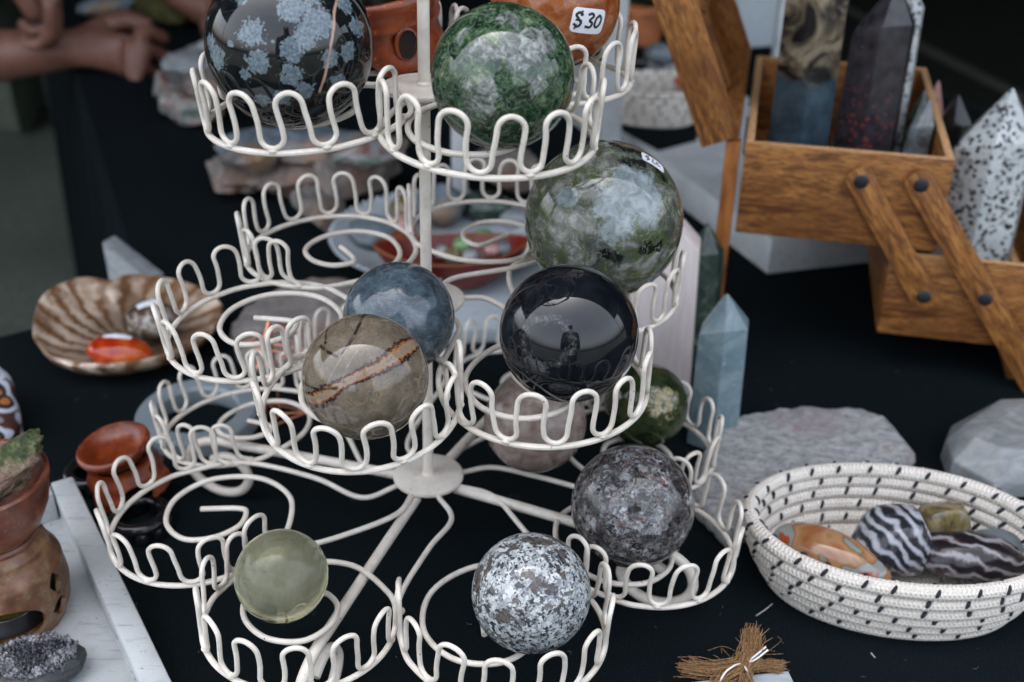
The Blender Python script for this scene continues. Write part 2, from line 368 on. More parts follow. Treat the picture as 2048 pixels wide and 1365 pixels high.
    sp = t.m('MULTIPLY', t.ramp(d, [(.36, 1), (.42, 0)]), t.ramp(k, [(.38, 0), (.42, 1)])); c = t.mix(t.ramp(t.vor(480, vec=v), [(.16, .7), (.22, 0)]), c, (.05, .055, .06)); c = t.mix(sp, c, (.012, .016, .02)); t.set(c, .3)
    t = NT('tan_blue'); sep = t.new('SeparateXYZ'); t.put(sep.inputs[0], t.co); z = sep.outputs[2]
    a = t.noise(34, 6, .6, 1.2); tan = t.ramp(a, [(.41, (.006, .006, .008)), (.46, (.05, .04, .026)), (.53, (.15, .12, .08)), (.6, (.27, .23, .155)), (.66, (.10, .085, .06)), (.72, (.02, .018, .016))])
    blu = t.ramp(t.noise(50, 5, .6), [(.3, (.012, .022, .032)), (.7, (.055, .095, .12))])
    zz = t.m('ADD', z, t.m('MULTIPLY', t.m('SUBTRACT', t.noise(60, 4), .5), .03)); t.set(t.mix(t.ramp(zz, [(.074, 0), (.080, 1)]), blu, tan), .25)
    t = NT('black_red'); v = t.warp(.005, 150); d = t.vor(230, vec=v); sep = t.new('SeparateXYZ'); t.put(sep.inputs[0], t.co); z = sep.outputs[2]
    reg = t.m('ADD', t.ramp(z, [(.066, 1), (.080, 0)]), t.m('MULTIPLY', t.ramp(t.noise(38, 1), [(.62, 0), (.68, 1)]), .9), clamp=True)
    c = t.ramp(t.noise(120, 5), [(.3, (.014, .013, .016)), (.7, (.04, .036, .042))]); c = t.mix(t.m('MULTIPLY', reg, t.ramp(t.m('ADD', d, t.m('MULTIPLY', t.m('SUBTRACT', t.noise(90, 3), .5), .6)), [(.22, 1), (.32, 0)])), c, (.17, .035, .035))
    c = t.mix(t.ramp(t.noise(260, 2), [(.72, 0), (.75, .6)]), c, (.3, .3, .3)); t.set(c, .22)
    t = NT('pink_stone'); a = t.noise(200, 5, .7); t.set(t.ramp(a, [(.35, (.2, .09, .08)), (.55, (.5, .29, .26)), (.75, (.58, .4, .37))]), .35)
    simple('plum_stone', (.055, .014, .02), .3, .5, 120)
    t = NT('clear_grey'); a = t.noise(60, 5, .6, 1.); t.set(t.ramp(a, [(.35, (.06, .07, .075)), (.7, (.34, .37, .38))]), .12, trans=.3)
    t = NT('rock_brown'); a = t.noise(60, 7, .65, .5); b = t.noise(18, 3)
    c = t.ramp(a, [(.3, (.07, .06, .055)), (.5, (.17, .155, .14)), (.72, (.33, .3, .26))]); c = t.mix(t.ramp(b, [(.5, 0), (.68, .7)]), c, (.22, .115, .07)); t.set(c, .7); t.bump(a, .5, .003)
    t = NT('rock_blue'); a = t.noise(40, 6, .65, .6); b = t.noise(14, 3)
    c = t.ramp(a, [(.3, (.04, .06, .075)), (.5, (.13, .165, .19)), (.72, (.27, .3, .31))]); c = t.mix(t.ramp(b, [(.52, 0), (.66, .8)]), c, (.26, .14, .06)); t.set(c, .55); t.bump(a, .4, .003)
    t = NT('rock_mix'); a = t.noise(36, 5, .6, 1.4)
    c = t.ramp(a, [(.3, (.05, .06, .07)), (.42, (.2, .11, .08)), (.52, (.26, .27, .27)), (.62, (.11, .15, .11)), (.75, (.4, .4, .4))]); t.set(c, .4)
    t = NT('grey_slab'); a = t.noise(50, 7, .65); b = t.noise(16, 3)
    c = t.ramp(a, [(.3, (.12, .105, .095)), (.6, (.235, .215, .2)), (.8, (.34, .32, .3))]); c = t.mix(t.ramp(b, [(.56, 0), (.7, .7)]), c, (.24, .10, .04)); c = t.mix(t.ramp(t.noise(30, 4, .5, 2.), [(.48, 0), (.5, .5), (.52, 0)]), c, (.42, .38, .33)); t.set(c, .65); t.bump(a, .5, .002)
    t = NT('epidote'); a = t.noise(240, 5, .7); b = t.noise(70, 4)
    c = t.ramp(a, [(.3, (.010, .016, .005)), (.5, (.05, .07, .02)), (.65, (.15, .16, .065)), (.8, (.33, .29, .2))]); c = t.mix(t.ramp(b, [(.44, 0), (.56, .85)]), c, t.ramp(a, [(.3, (.10, .055, .04)), (.7, (.42, .28, .21))])); t.set(c, .5); t.bump(a, 1., .003)
    t = NT('geode_rind'); a = t.noise(160, 5, .7); t.set(t.ramp(a, [(.3, (.008, .011, .012)), (.7, (.035, .04, .042))]), .5); t.bump(a, .5, .001)
    t = NT('amethyst'); a = t.noise(200, 4, .6); t.set(t.ramp(a, [(.35, (.010, .010, .016)), (.6, (.035, .034, .05)), (.75, (.2, .2, .23))]), .1, trans=.2)
    t = NT('quartz_crust'); a = t.noise(200, 4, .6); t.set(t.ramp(a, [(.3, (.04, .04, .05)), (.5, (.14, .14, .155)), (.7, (.42, .42, .44))]), .15, trans=.2)
    t = NT('frosted_resin'); t.set(t.ramp(t.noise(40, 3), [(.3, (.27, .33, .36)), (.7, (.37, .43, .46))]), .32, trans=.35, ior=1.4)
    t = NT('glazed_black'); t.set(t.ramp(t.noise(60, 3), [(.3, (.004, .004, .005)), (.7, (.012, .013, .014))]), .12)
    t = NT('pearl_plate'); a = t.noise(30, 6, .6, .4); t.set(t.ramp(a, [(.3, (.30, .34, .36)), (.7, (.46, .5, .52))]), .4); t.bump(a, .3, .002)
    simple('red_wood', (.125, .010, .003), .4, .45, 40); simple('red_wood_rim', (.2, .055, .018), .5, .3, 60)
    simple('terracotta', (.42, .14, .05), .7, .3, 30); simple('leaf', (.05, .10, .05), .5, .5, 60)
    t = NT('batik'); d = t.vor(75, vec=t.warp(.006, 60)); c = t.ramp(d, [(.1, (.30, .04, .006)), (.2, (.45, .16, .02)), (.26, (.012, .01, .012)), (.42, (.012, .01, .012)), (.48, (.5, .52, .58)), (.62, (.42, .46, .52)), (.7, (.05, .012, .006))]); t.set(c, .8)
    simple('green_glass', (.16, .3, .12), .15, .3, 60); simple('grey_pebble', (.3, .31, .31), .3, .4, 90)
mk_materials()

# polished ball materials: object space is the unit ball
def ball_materials():
    t = NT('snowflake_obsidian'); f = t.attr('fl'); nz = t.noise(10, 4, .7); fine = t.noise(26, 5, .75)
    e = t.m('ADD', f, t.m('ADD', t.m('MULTIPLY', t.m('SUBTRACT', nz, .5), 1.3), t.m('MULTIPLY', t.m('SUBTRACT', t.noise(22, 3, .6), .5), 1.5)))
    mask = t.ramp(e, [(.80, 1), (.85, 0)])
    c = t.ramp(t.noise(9, 3), [(.3, (.004, .005, .006)), (.7, (.011, .012, .014))])
    vein2 = t.m('MULTIPLY', t.ramp(t.m('ABSOLUTE', t.m('SUBTRACT', t.noise(1.6, 3, .5, .3), .5)), [(.0, .8), (.004, 0)]), t.ramp(t.noise(5, 2), [(.45, 0), (.6, 1)])); c = t.mix(vein2, c, (.14, .135, .12))
    flc = t.ramp(fine, [(.32, (.035, .052, .064)), (.5, (.12, .16, .185)), (.7, (.24, .285, .31))]); c = t.mix(mask, c, flc)
    vn = t.m('ADD', t.attr('vein'), t.m('MULTIPLY', t.m('SUBTRACT', nz, .5), .02)); c = t.mix(t.ramp(vn, [(.012, 1), (.022, 0)]), c, (.42, .26, .2))
    t.set(c, .05, spec=.5)
    t = NT('green_jade'); a = t.noise(4.2, 9, .74, .7); b = t.noise(6.5, 8, .74, 1., t.mapv(loc=(3, 1, 2))); g = t.m('ADD', t.attr('fl'), t.m('MULTIPLY', t.m('SUBTRACT', t.noise(4.5, 6, .75), .5), 3.2))
    c = t.ramp(a, [(.36, (.004, .009, .006)), (.46, (.012, .034, .016)), (.55, (.03, .072, .03)), (.62, (.15, .18, .10)), (.70, (.42, .42, .32))])
    c = t.mix(t.ramp(g, [(.7, .95), (.95, 0)]), c, t.ramp(b, [(.35, (.012, .018, .017)), (.47, (.08, .09, .085)), (.58, (.28, .295, .28)), (.7, (.55, .55, .53))]))
    c = t.mix(t.ramp(b, [(.62, 0), (.72, .7)]), c, (.33, .28, .16)); c = t.mix(t.ramp(t.m('ABSOLUTE', t.m('SUBTRACT', t.noise(6, 6, .65, 1.), .5)), [(0, .5), (.025, 0)]), c, (.26, .32, .24))
    c = t.mix(t.ramp(t.noise(24, 3), [(.74, 0), (.78, .8)]), c, (.5, .49, .44)); t.set(c, .07, coat=.2)
    t = NT('orange_calcite'); a = t.noise(2.2, 6, .6, .8); c = t.ramp(a, [(.3, (.10, .016, .004)), (.5, (.25, .07, .018)), (.72, (.36, .16, .07))]); c = t.mix(t.ramp(t.noise(9, 6, .7), [(.52, 0), (.72, .4)]), c, (.5, .3, .17)); t.set(c, .09, sss=.1, sss_scale=.2)
    t = NT('labradorite'); a = t.noise(3.4, 9, .72, .6); b = t.noise(3.8, 8, .72, .9, t.mapv(loc=(5, 2, 7))); g = t.m('ADD', t.attr('fl'), t.m('MULTIPLY', t.m('SUBTRACT', t.noise(3.5, 7, .75), .5), 3.0))
    c = t.ramp(a, [(.33, (.022, .028, .022)), (.48, (.085, .095, .082)), (.58, (.22, .225, .205)), (.7, (.46, .46, .42))])
    c = t.mix(t.ramp(b, [(.47, 0), (.58, .85)]), c, (.055, .08, .022)); 
    blu = t.ramp(t.noise(6, 5, .6, 1.), [(.35, (.14, .18, .195)), (.65, (.36, .42, .44))]); c = t.mix(t.ramp(g, [(.7, .8), (1.0, 0)]), c, blu)
    kb = t.m('ADD', t.attr('vein'), t.m('MULTIPLY', t.m('SUBTRACT', t.noise(9, 5, .75), .5), .42)); c = t.mix(t.ramp(kb, [(.05, .95), (.09, 0)]), c, (.008, .01, .01))
    c = t.mix(t.ramp(t.m('ABSOLUTE', t.m('SUBTRACT', t.noise(4, 3, .5, .6), .5)), [(0, .5), (.008, 0)]), c, (.4, .38, .3))
    t.set(c, .07, coat=.2)
    t = NT('black_tourmaline'); f = t.attr('vein'); n1 = t.noise(9, 6, .75); 
    rg = t.m('ADD', f, t.m('MULTIPLY', t.m('SUBTRACT', n1, .5), .5)); msk = t.m('MULTIPLY', t.ramp(rg, [(-.02, .9), (.07, 0)]), t.ramp(t.noise(14, 6, .8), [(.42, 0), (.66, .8)]))
    c = t.ramp(t.noise(3, 6, .6), [(.35, (.004, .005, .007)), (.75, (.013, .015, .019))]); c = t.mix(msk, c, t.ramp(t.noise(40, 3), [(.4, (.08, .08, .08)), (.7, (.3, .29, .27))]))
    c = t.mix(t.ramp(t.noise(48, 2), [(.76, 0), (.79, .8)]), c, (.25, .24, .22)); t.set(c, .05)
    t = NT('blue_sodalite'); a = t.noise(3., 8, .72, .5); b = t.noise(8, 6, .7, .4, t.mapv((1, 3, 1)))
    c = t.ramp(a, [(.33, (.012, .02, .03)), (.5, (.045, .07, .09)), (.63, (.11, .15, .175)), (.76, (.26, .29, .3))]); c = t.mix(t.ramp(b, [(.55, 0), (.75, .5)]), c, (.2, .24, .26))
    for rt, lc in (((.3, .2, .9), 0), ((1.2, .5, 2.1), 4)):
        ln = t.noise(3.5, 2, .5, .1, t.mapv((.6, 26, 26), rt, (lc, 0, 0))); c = t.mix(t.ramp(t.m('ABSOLUTE', t.m('SUBTRACT', ln, .5)), [(0, .35), (.012, 0)]), c, (.38, .42, .43))
    t.set(c, t.ramp(b, [(.3, .1), (.7, .22)]), coat=.3, coat_rough=.12)
    t = NT('brown_septarian'); bd = t.attr('fl'); cr = t.attr('vein'); pl = t.attr('pale'); n1 = t.noise(7, 6, .72); n2 = t.noise(24, 4, .7)
    c = t.ramp(t.noise(2.5, 6, .6), [(.3, (.075, .06, .040)), (.5, (.13, .108, .078)), (.7, (.19, .16, .118))]); c = t.mix(t.ramp(n2, [(.62, 0), (.7, .7)]), c, (.06, .03, .018)); c = t.mix(t.ramp(t.noise(30, 2), [(.72, 0), (.75, .7)]), c, (.36, .33, .27))
    e = t.m('ADD', bd, t.m('ADD', t.m('MULTIPLY', t.m('SUBTRACT', n1, .5), 1.5), t.m('MULTIPLY', t.m('SUBTRACT', n2, .5), 1.0)))
    band = t.ramp(t.m('MULTIPLY', e, .5), [(.08, (.2, .155, .11)), (.2, (.26, .19, .125)), (.27, (.28, .11, .034)), (.34, (.12, .042, .016)), (.39, (.018, .012, .011)), (.52, (.015, .011, .011))])
    c = t.mix(t.ramp(t.m('MULTIPLY', e, .5), [(.50, 1), (.56, 0)]), c, band)
    c = t.mix(t.ramp(t.m('ADD', cr, t.m('MULTIPLY', t.m('SUBTRACT', n1, .5), .05)), [(.016, .95), (.034, 0)]), c, (.014, .01, .012))
    c = t.mix(t.ramp(t.m('ADD', pl, t.m('MULTIPLY', t.m('SUBTRACT', n1, .5), .03)), [(.004, .6), (.018, 0)]), c, (.30, .26, .21))
    c = t.mix(t.ramp(t.m('ABSOLUTE', t.m('SUBTRACT', t.noise(2.2, 3, .5, .5), .5)), [(0, .7), (.007, 0)]), c, (.27, .17, .09)); c = t.mix(t.ramp(t.m('ABSOLUTE', t.m('SUBTRACT', t.noise(1.9, 5, .6, .8, t.mapv(loc=(3, 8, 2))), .52)), [(0, .8), (.007, 0)]), c, (.03, .018, .014)); c = t.mix(t.ramp(t.noise(16, 6, .75), [(.55, 0), (.68, .5)]), c, (.055, .036, .022)); t.set(c, .08, coat=.2)
    t = NT('smoky_quartz'); a = t.noise(2.6, 6, .62, 1.); c = t.ramp(a, [(.3, (.22, .145, .115)), (.5, (.40, .31, .265)), (.7, (.58, .51, .47))]); c = t.mix(t.ramp(t.m('ABSOLUTE', t.m('SUBTRACT', t.noise(2.4, 5, .6, 1.5), .5)), [(0, .5), (.03, 0)]), c, (.45, .43, .42)); t.set(c, .1, trans=.5, ior=1.35)
    t = NT('green_cream'); a = t.noise(5, 7, .68, .3); g = t.m('ADD', t.attr('fl'), t.m('MULTIPLY', t.m('SUBTRACT', t.noise(9, 6, .7), .5), 4.2))
    c = t.ramp(t.noise(3, 6, .65), [(.35, (.008, .014, .007)), (.6, (.035, .05, .018)), (.75, (.10, .10, .035))]); c = t.mix(t.ramp(g, [(.40, .9), (.62, 0)]), c, t.ramp(t.noise(14, 4), [(.35, (.20, .16, .07)), (.65, (.36, .31, .17))])); t.set(c, .1)
    def cells(t, scale, warp, wscale, loc=0.):
        v = t.warp(warp, wscale, 5); v = t.mapv(loc=(loc, loc * 2, 0), vec=v); n = t.new('SeparateColor'); t.put(n.inputs[0], t.vor(scale, out='Color', vec=v)); return n.outputs
    t = NT('speckle_dark'); A = cells(t, 9, .22, 6); B = cells(t, 22, .10, 12, 3.); C = cells(t, 5.5, .3, 5, 7.)
    ra = [(0, (.008, .008, .009)), (.3, (.03, .028, .028)), (.55, (.085, .083, .082)), (.78, (.22, .22, .22)), (1, (.45, .46, .47))]
    c = t.mix(t.ramp(t.noise(4, 3), [(.45, .15), (.58, .85)]), t.ramp(A[0], ra), t.ramp(B[0], ra)); c = t.mix(t.ramp(C[0], [(.72, 0), (.74, .75)]), c, (.011, .010, .011)); c = t.mix(t.ramp(B[1], [(.945, 0), (.955, .8)]), c, (.15, .035, .016))
    c = t.mix(t.ramp(t.noise(30, 3, .7), [(.55, 0), (.7, .6)]), c, (.3, .3, .3)); c = t.mix(t.ramp(t.m('ABSOLUTE', t.m('SUBTRACT', t.noise(5.5, 6, .7, 1.5), .5)), [(0, .7), (.02, 0)]), c, (.42, .42, .42)); c = t.mix(t.ramp(t.noise(2.2, 4, .6), [(.42, .7), (.56, 0)]), c, (.015, .0145, .015)); t.set(c, .07)
    t = NT('granite_white'); A = cells(t, 12, .20, 8); B = cells(t, 28, .09, 16, 3.); C = cells(t, 5.2, .34, 5, 7.)
    ra = [(0, (.03, .035, .04)), (.18, (.12, .135, .145)), (.4, (.27, .30, .315)), (.7, (.42, .45, .46)), (1, (.60, .62, .61))]
    c = t.mix(t.ramp(t.noise(4.5, 3), [(.44, .1), (.58, .9)]), t.ramp(A[0], ra), t.ramp(B[0], ra)); c = t.mix(t.ramp(B[1], [(.84, 0), (.86, .92)]), c, (.012, .013, .016)); c = t.mix(t.ramp(A[1], [(.88, 0), (.9, .9)]), c, (.02, .021, .024))
    c = t.mix(t.ramp(C[0], [(.80, 0), (.815, .9)]), c, t.ramp(t.noise(14, 4, .7), [(.35, (.02, .016, .014)), (.7, (.11, .082, .065))])); c = t.mix(t.ramp(t.noise(45, 3, .7), [(.5, 0), (.72, .5)]), c, (.12, .13, .14)); t.set(c, .07)
    t = NT('pale_prehnite'); a = t.noise(2.4, 7, .65, .9); c = t.ramp(a, [(.3, (.50, .50, .26)), (.5, (.70, .69, .45)), (.7, (.84, .82, .62))]); c = t.mix(t.ramp(t.noise(12, 5, .7, 1.), [(.66, 0), (.72, .5)]), c, (.5, .5, .4)); c = t.mix(t.ramp(t.noise(5, 6, .7, 1.2), [(.55, 0), (.7, .5)]), c, (.1, .14, .09)); t.set(c, .05, trans=.82, ior=1.33, sss=.05, sss_scale=.4)
ball_materials()

# ------------------------------------------------------------------ setting
GZ = -.72
def setting():
    b = MB(); b.add([(-40, -40, GZ), (40, -40, GZ), (40, 40, GZ), (-40, 40, GZ)], [(0, 1, 2, 3)])
    tag(b.build('ground', 'tarmac', smooth=False), kind='structure')
    b = MB(); b.add([(-3.4, .6, GZ + .004), (.6, .6, GZ + .004), (.6, 5.6, GZ + .004), (-3.4, 5.6, GZ + .004)], [(0, 1, 2, 3)]); tag(b.build('ground_matting', 'matting', smooth=False), kind='structure')
    p, q = V((1.43, 3.53, 0)), V((1.59, 2.94, 0)); d = (q - p).normalized(); s = V((d.y, -d.x, 0)) * .03
    a, e = p - d * 5, q + d * 5; b = MB(); b.add([(*(x.xy), GZ + .004) for x in (a - s, e - s, e + s, a + s)], [(0, 1, 2, 3)])
    tag(b.build('pavement_joint', 'paint_line', smooth=False), kind='structure')
    # cloth covered tables: one L of cloth with hanging sides
    poly = [(-.225, .264), (-.464, .829), (-.80, 1.60), (-.12, 1.85), (.35, .965), (.566, .667), (1.12, -.10), (.92, -.43), (-.92, -.43), (-.92, -.199)]
    n = len(poly); b = MB(); rnd = random.Random(4)
    top = [(x, y, 0) for x, y in poly]; b.add(top, [tuple(range(n))[::-1]])
    vs = []; per = []
    for i in range(n):
        A, B = V((*poly[i], 0)), V((*poly[(i + 1) % n], 0)); k = max(2, int((B - A).length / .03))
        for j in range(k): per.append((A.lerp(B, j / k), (B - A).normalized()))
    m = len(per); rows = [(0, 0), (-.004, .004), (-.02, .006), (-.2, .012), (-.45, .018), (-.68, .022)]
    for z, o in rows:
        for i, (P, d) in enumerate(per):
            nrm = V((-d.y, d.x, 0)); w = o * (1 + .9 * math.sin(i * .9 + rnd.random() * .4)) if o > .006 else o
            vs.append((P + nrm * w + V((0, 0, z)))[:])
    b.add(vs, [(r * m + i, r * m + (i + 1) % m, (r + 1) * m + (i + 1) % m, (r + 1) * m + i) for r in range(len(rows) - 1) for i in range(m)])
    tag(b.build('cloth_covered_table', 'black_cloth'), 'black cloth covered market table under everything', 'table')
    # tent roof over the back of the stall, seen only in the polished stones
    t = thing('market_canopy', (0, 1.6, GZ), 'dark market tent roof on poles above the stall', 'canopy')
    b = MB(); N = 14; vs = []
    for j in range(N + 1):
        for i in range(N + 1):
            u, v = i / N * 2 - 1, j / N * 2 - 1; vs.append((u * 3.2, 3.05 + v * 3.12, 1.28 + .5 * (1 - max(abs(u), abs(v))) - .03 * math.cos(u * 9) * (abs(v))))  # roof extended back and sideways to keep light off the ground behind
    b.add(vs, [(j * (N + 1) + i, j * (N + 1) + i + 1, (j + 1) * (N + 1) + i + 1, (j + 1) * (N + 1) + i) for j in range(N) for i in range(N)])
    b.build('roof_cloth', 'canopy_cloth', t)
    for nm, A, B in (('back_light_block', (-3.15, 6.12), (3.15, 6.12)), ('side_light_block', (-3.18, 1.6), (-3.18, 6.1)), ('side_light_block', (3.18, .6), (3.18, 6.1))):  # added unseen cloth sheets that block horizon light behind the stall
        b = MB(); vs = []; N = 40; A, B = V(A), V(B); d = (B - A).normalized(); nn = V((-d.y, d.x))
        for z in (GZ + .02, .3, 1.29):
            for i in range(N + 1): q = A.lerp(B, i / N) + nn * .03 * math.sin(i * 1.3 + z); vs.append((q.x, q.y, z))
        b.add(vs, [(r * (N + 1) + i, r * (N + 1) + i + 1, (r + 1) * (N + 1) + i + 1, (r + 1) * (N + 1) + i) for r in range(2) for i in range(N)]); b.build(nm, 'canopy_cloth', t)
    for x in (-3.15, 3.15):
        for y in (0.0, 3.05, 6.1): MB().tube([(x, y, GZ), (x, y, 1.29)], .02, 12).build('tent_pole', 'pole_metal', t)
setting()

# ------------------------------------------------------------------ tiered wire stand
RINGS = {
 'A': ((-0.0407, -0.0280, 0.2446), (-0.8164, -0.5734, -0.0689), (-0.5755, 0.8192, -0.0162), 0.0410, 0),
 'B': ((0.0316, -0.0463, 0.2437), (0.4999, -0.8644, -0.0541), (-0.8656, -0.5019, 0.0310), 0.0418, 0),
 'P': ((0.0515, 0.0331, 0.2414), (0.8468, 0.5301, -0.0443), (0.5309, -0.8472, 0.0179), 0.0420, 0),
 'Q': ((-0.0269, 0.0508, 0.2419), (-0.5301, 0.8463, -0.0528), (0.8476, 0.5297, -0.0316), 0.0420, 0),
 'C': ((-0.0200, -0.0743, 0.1369), (-0.2723, -0.9497, -0.1547), (-0.9538, 0.2718, 0.0157), 0.0411, 1),
 'D': ((0.0563, -0.0609, 0.1366), (0.6607, -0.7506, -0.0031), (-0.7515, -0.6616, -0.0254), 0.0430, 1),
 'E': ((-0.0745, -0.0174, 0.1381), (-0.9675, -0.2390, -0.0827), (-0.2377, 0.9696, 0.0427), 0.0407, 1),
 'F': ((-0.0524, 0.0592, 0.1417), (-0.6827, 0.7302, -0.0271), (0.7325, 0.6841, 0.0264), 0.0421, 1),
 'G': ((0.0293, 0.0801, 0.1439), (0.3310, 0.9430, -0.0353), (0.9457, -0.3325, -0.0182), 0.0414, 1),
 'H': ((0.0792, 0.0216, 0.1401), (0.9675, 0.2521, -0.0189), (0.2516, -0.9686, -0.0427), 0.0420, 1),
 'I': ((-0.1042, -0.0451, 0.0476), (-0.9157, -0.3976, -0.0586), (-0.3989, 0.9202, 0.0026), 0.0428, 2),
 'J': ((-0.0477, -0.1066, 0.0446), (-0.4081, -0.9122, 0.0367), (-0.9121, 0.4090, 0.0360), 0.0412, 2),
 'K': ((0.0398, -0.1072, 0.0421), (0.3479, -0.9374, 0.0124), (-0.9370, -0.3473, 0.0506), 0.0444, 2),
 'L': ((0.1070, -0.0457, 0.0370), (0.9187, -0.3928, -0.0415), (-0.3919, -0.9189, 0.0349), 0.0425, 2),
 'M': ((0.1094, 0.0359, 0.0357), (0.9479, 0.3109, -0.0692), (0.3117, -0.9490, 0.0020), 0.0421, 2),
 'N': ((-0.1043, 0.0407, 0.0447), (-0.9244, 0.3571, -0.1337), (0.3640, 0.9357, -0.0339), 0.0413, 2),
 'O': ((0.0504, 0.1028, 0.0370), (0.4332, 0.8853, -0.1689), (0.8949, -0.4400, -0.0347), 0.0418, 2),
 'S': ((-0.0408, 0.1066, 0.0414), (-0.3586, 0.9295, -0.0867), (0.9325, 0.3577, -0.0506), 0.0420, 2),
}
HUBS = [V((0.0032, 0.0028, 0.2464)), V((0.0016, 0.0014, 0.1451)), V((0.0001, 0.0001, 0.0435))]
AXIS = (HUBS[0] - HUBS[2]).normalized()
def stand():
    root = thing('tiered_wire_stand', (0, 0, 0), 'three tiered cream wire stand with ruffled ring holders and a centre pole', 'display stand')
    MB().tube([HUBS[2] - AXIS * .004, HUBS[2] + AXIS * .2, HUBS[2] + AXIS * .42], .0026, 20).build('pole', 'enamel', root)
    Q = V((0, 0, 1)).rotation_difference(AXIS).to_matrix()
    for h in HUBS:
        MB().lathe([(0.0001, .0012), (.0165, .0012), (.0178, .0006), (.018, 0), (.0178, -.0012), (.0165, -.0016), (.0001, -.0016)], h, 64, Q).build('hub_disc', 'enamel', root)
        MB().lathe([(.0027, .0012), (.0035, .0014), (.0031, .0022), (.0027, .0028)], h, 24, Q).build('weld_bead', 'enamel', root)
    rnd = random.Random(11)
    for k, (c, o, t, R, ti) in RINGS.items():
        c, o, t = V(c), V(o), V(t); t = (t - o * t.dot(o)).normalized(); nrm = t.cross(o) if t.cross(o).z > 0 else o.cross(t)
        hub = HUBS[ti]; dist = (c - hub).to_2d().length / R; hu = (hub - c).dot(o) / R; hv = (hub - c).dot(t) / R; hn = (hub - c).dot(nrm) / R - .03
        hr = .0170 / R
        if ti == 2: pre = [(hu + hr, hv, hn), (hu + hr + .45, hv - .02, hn), (-1.35, .36, .35 * hn), (-.65, .88, 0)]
        elif ti == 1: pre = [(hu + hr, hv, hn), (hu + hr + .3, hv + .1, hn * .9), (-.85, .66, .3 * hn), (-.42, .93, 0)]
        else: pre = [(hu + hr * .55, hv + hr * .75, hn), (-.8, .64, .6 * hn), (-.4, .93, .1 * hn)]
        pts = pre + [(math.sin(rad(a)), math.cos(rad(a)), 0) for a in range(0, 236, 18)]
        js = rnd.uniform(-.05, .05); ks = rnd.uniform(.94, 1.06); dz = -.015
        inner = [(-.965, -.02), (-.74, .50), (-.24, .73), (.2, .58), (.38, .2), (.26, -.16), (-.04, -.29), (-.34, -.22)]
        pts += [(x * ks + js, y * ks, dz * min(1, i)) for i, (x, y) in enumerate(inner)]
        ang = rnd.uniform(-.25, .25); ex, ey = (-.47 + js), -.02
        tail = [(ex, ey, dz), (ex + .07, ey + .10, dz), (ex + .26, ey + .18 + ang * .2, dz), (ex + .46, ey + .25 + ang * .45, dz)]
        pts = spline(pts + tail, 7)
        W = [c + (o * p.x + t * p.y + nrm * p.z) * R for p in pts]
        ring = MB().tube(W, .00130, 10).build('ring_wire', 'enamel', root)
        # ruffled crown welded on the outside of the ring
        n = 9; a0, a1 = rad(-26 + rnd.uniform(-4, 4)), rad(216 + rnd.uniform(-4, 4)); pitch = (a1 - a0) / n; q = pitch * R / 4; H = .0225 * R / .042
        path = []; arc = pitch * R; rc = .265 * arc; rt = .5 * arc - rc
        for i in range(n):
            m = (a0 + (i + .5) * pitch) * R; lean = rnd.uniform(-.055, .055) * arc; hh = H * (1 + rnd.uniform(-.035, .035)); w = rnd.uniform(.93, 1.07)
            P = [(-rc - rt + rt * math.sin(a), rt - rt * math.cos(a)) for a in np.linspace(0, math.pi / 2, 6)]
            P += [(-rc, rt + (hh - rt - rc) * k / 4) for k in (1, 2, 3)]
            P += [(-rc * math.cos(a), hh - rc + rc * math.sin(a)) for a in np.linspace(0, math.pi, 12)]
            P += [(rc, rt + (hh - rt - rc) * k / 4) for k in (3, 2, 1)]
            P += [(rc + rt - rt * math.sin(a), rt - rt * math.cos(a)) for a in np.linspace(math.pi / 2, 0, 6)][:-1]
            for x, z in P: path.append(((m + x * (1 + (w - 1) * z / hh) + lean * (z / hh) + .0004 * math.sin(z * 300 + i)) / R, z))
        path.append((a1, 0))
        rr = R + .0003
        CW = [c + (o * math.sin(a) + t * math.cos(a)) * (rr + z * .03) + nrm * (z + .0020) for a, z in path]
        cm = MB().tube(CW, .00108, 9)
        for i in range(n + 1):
            if rnd.random() < .75:
                a = a0 + i * pitch + rnd.uniform(-.02, .02); q0 = [c + (o * math.sin(a + d_) + t * math.cos(a + d_)) * (rr + .0002) + nrm * .0012 for d_ in (-.05, -.025, 0, .025, .05)]
                cm.tube(q0, [.0004, .0012, .0015, .0012, .0004], 8)
        cr = cm.build('ruffled_crown', 'enamel', ring)
    for az in (-22.6, 63.5, 163.0, -109.0):
        d = V((math.cos(rad(az)), math.sin(rad(az)), 0)); P = [(.0155, .0395), (.05, .0392), (.085, .0385), (.108, .0378), (.124, .0372), (.137, .031), (.1415, .02), (.137, .0095), (.125, .0036), (.112, .0062), (.1055, .0155), (.1085, .0245), (.117, .0285), (.1265, .0245)]
        if az == -109.0: P = [(r * (1 if r < .1 else 1.0), z) for r, z in P]
        MB().tube(spline([d * r + V((0, 0, z)) for r, z in P], 6), .0026, 14).build('scroll_leg', 'enamel', root)
    return root
stand()

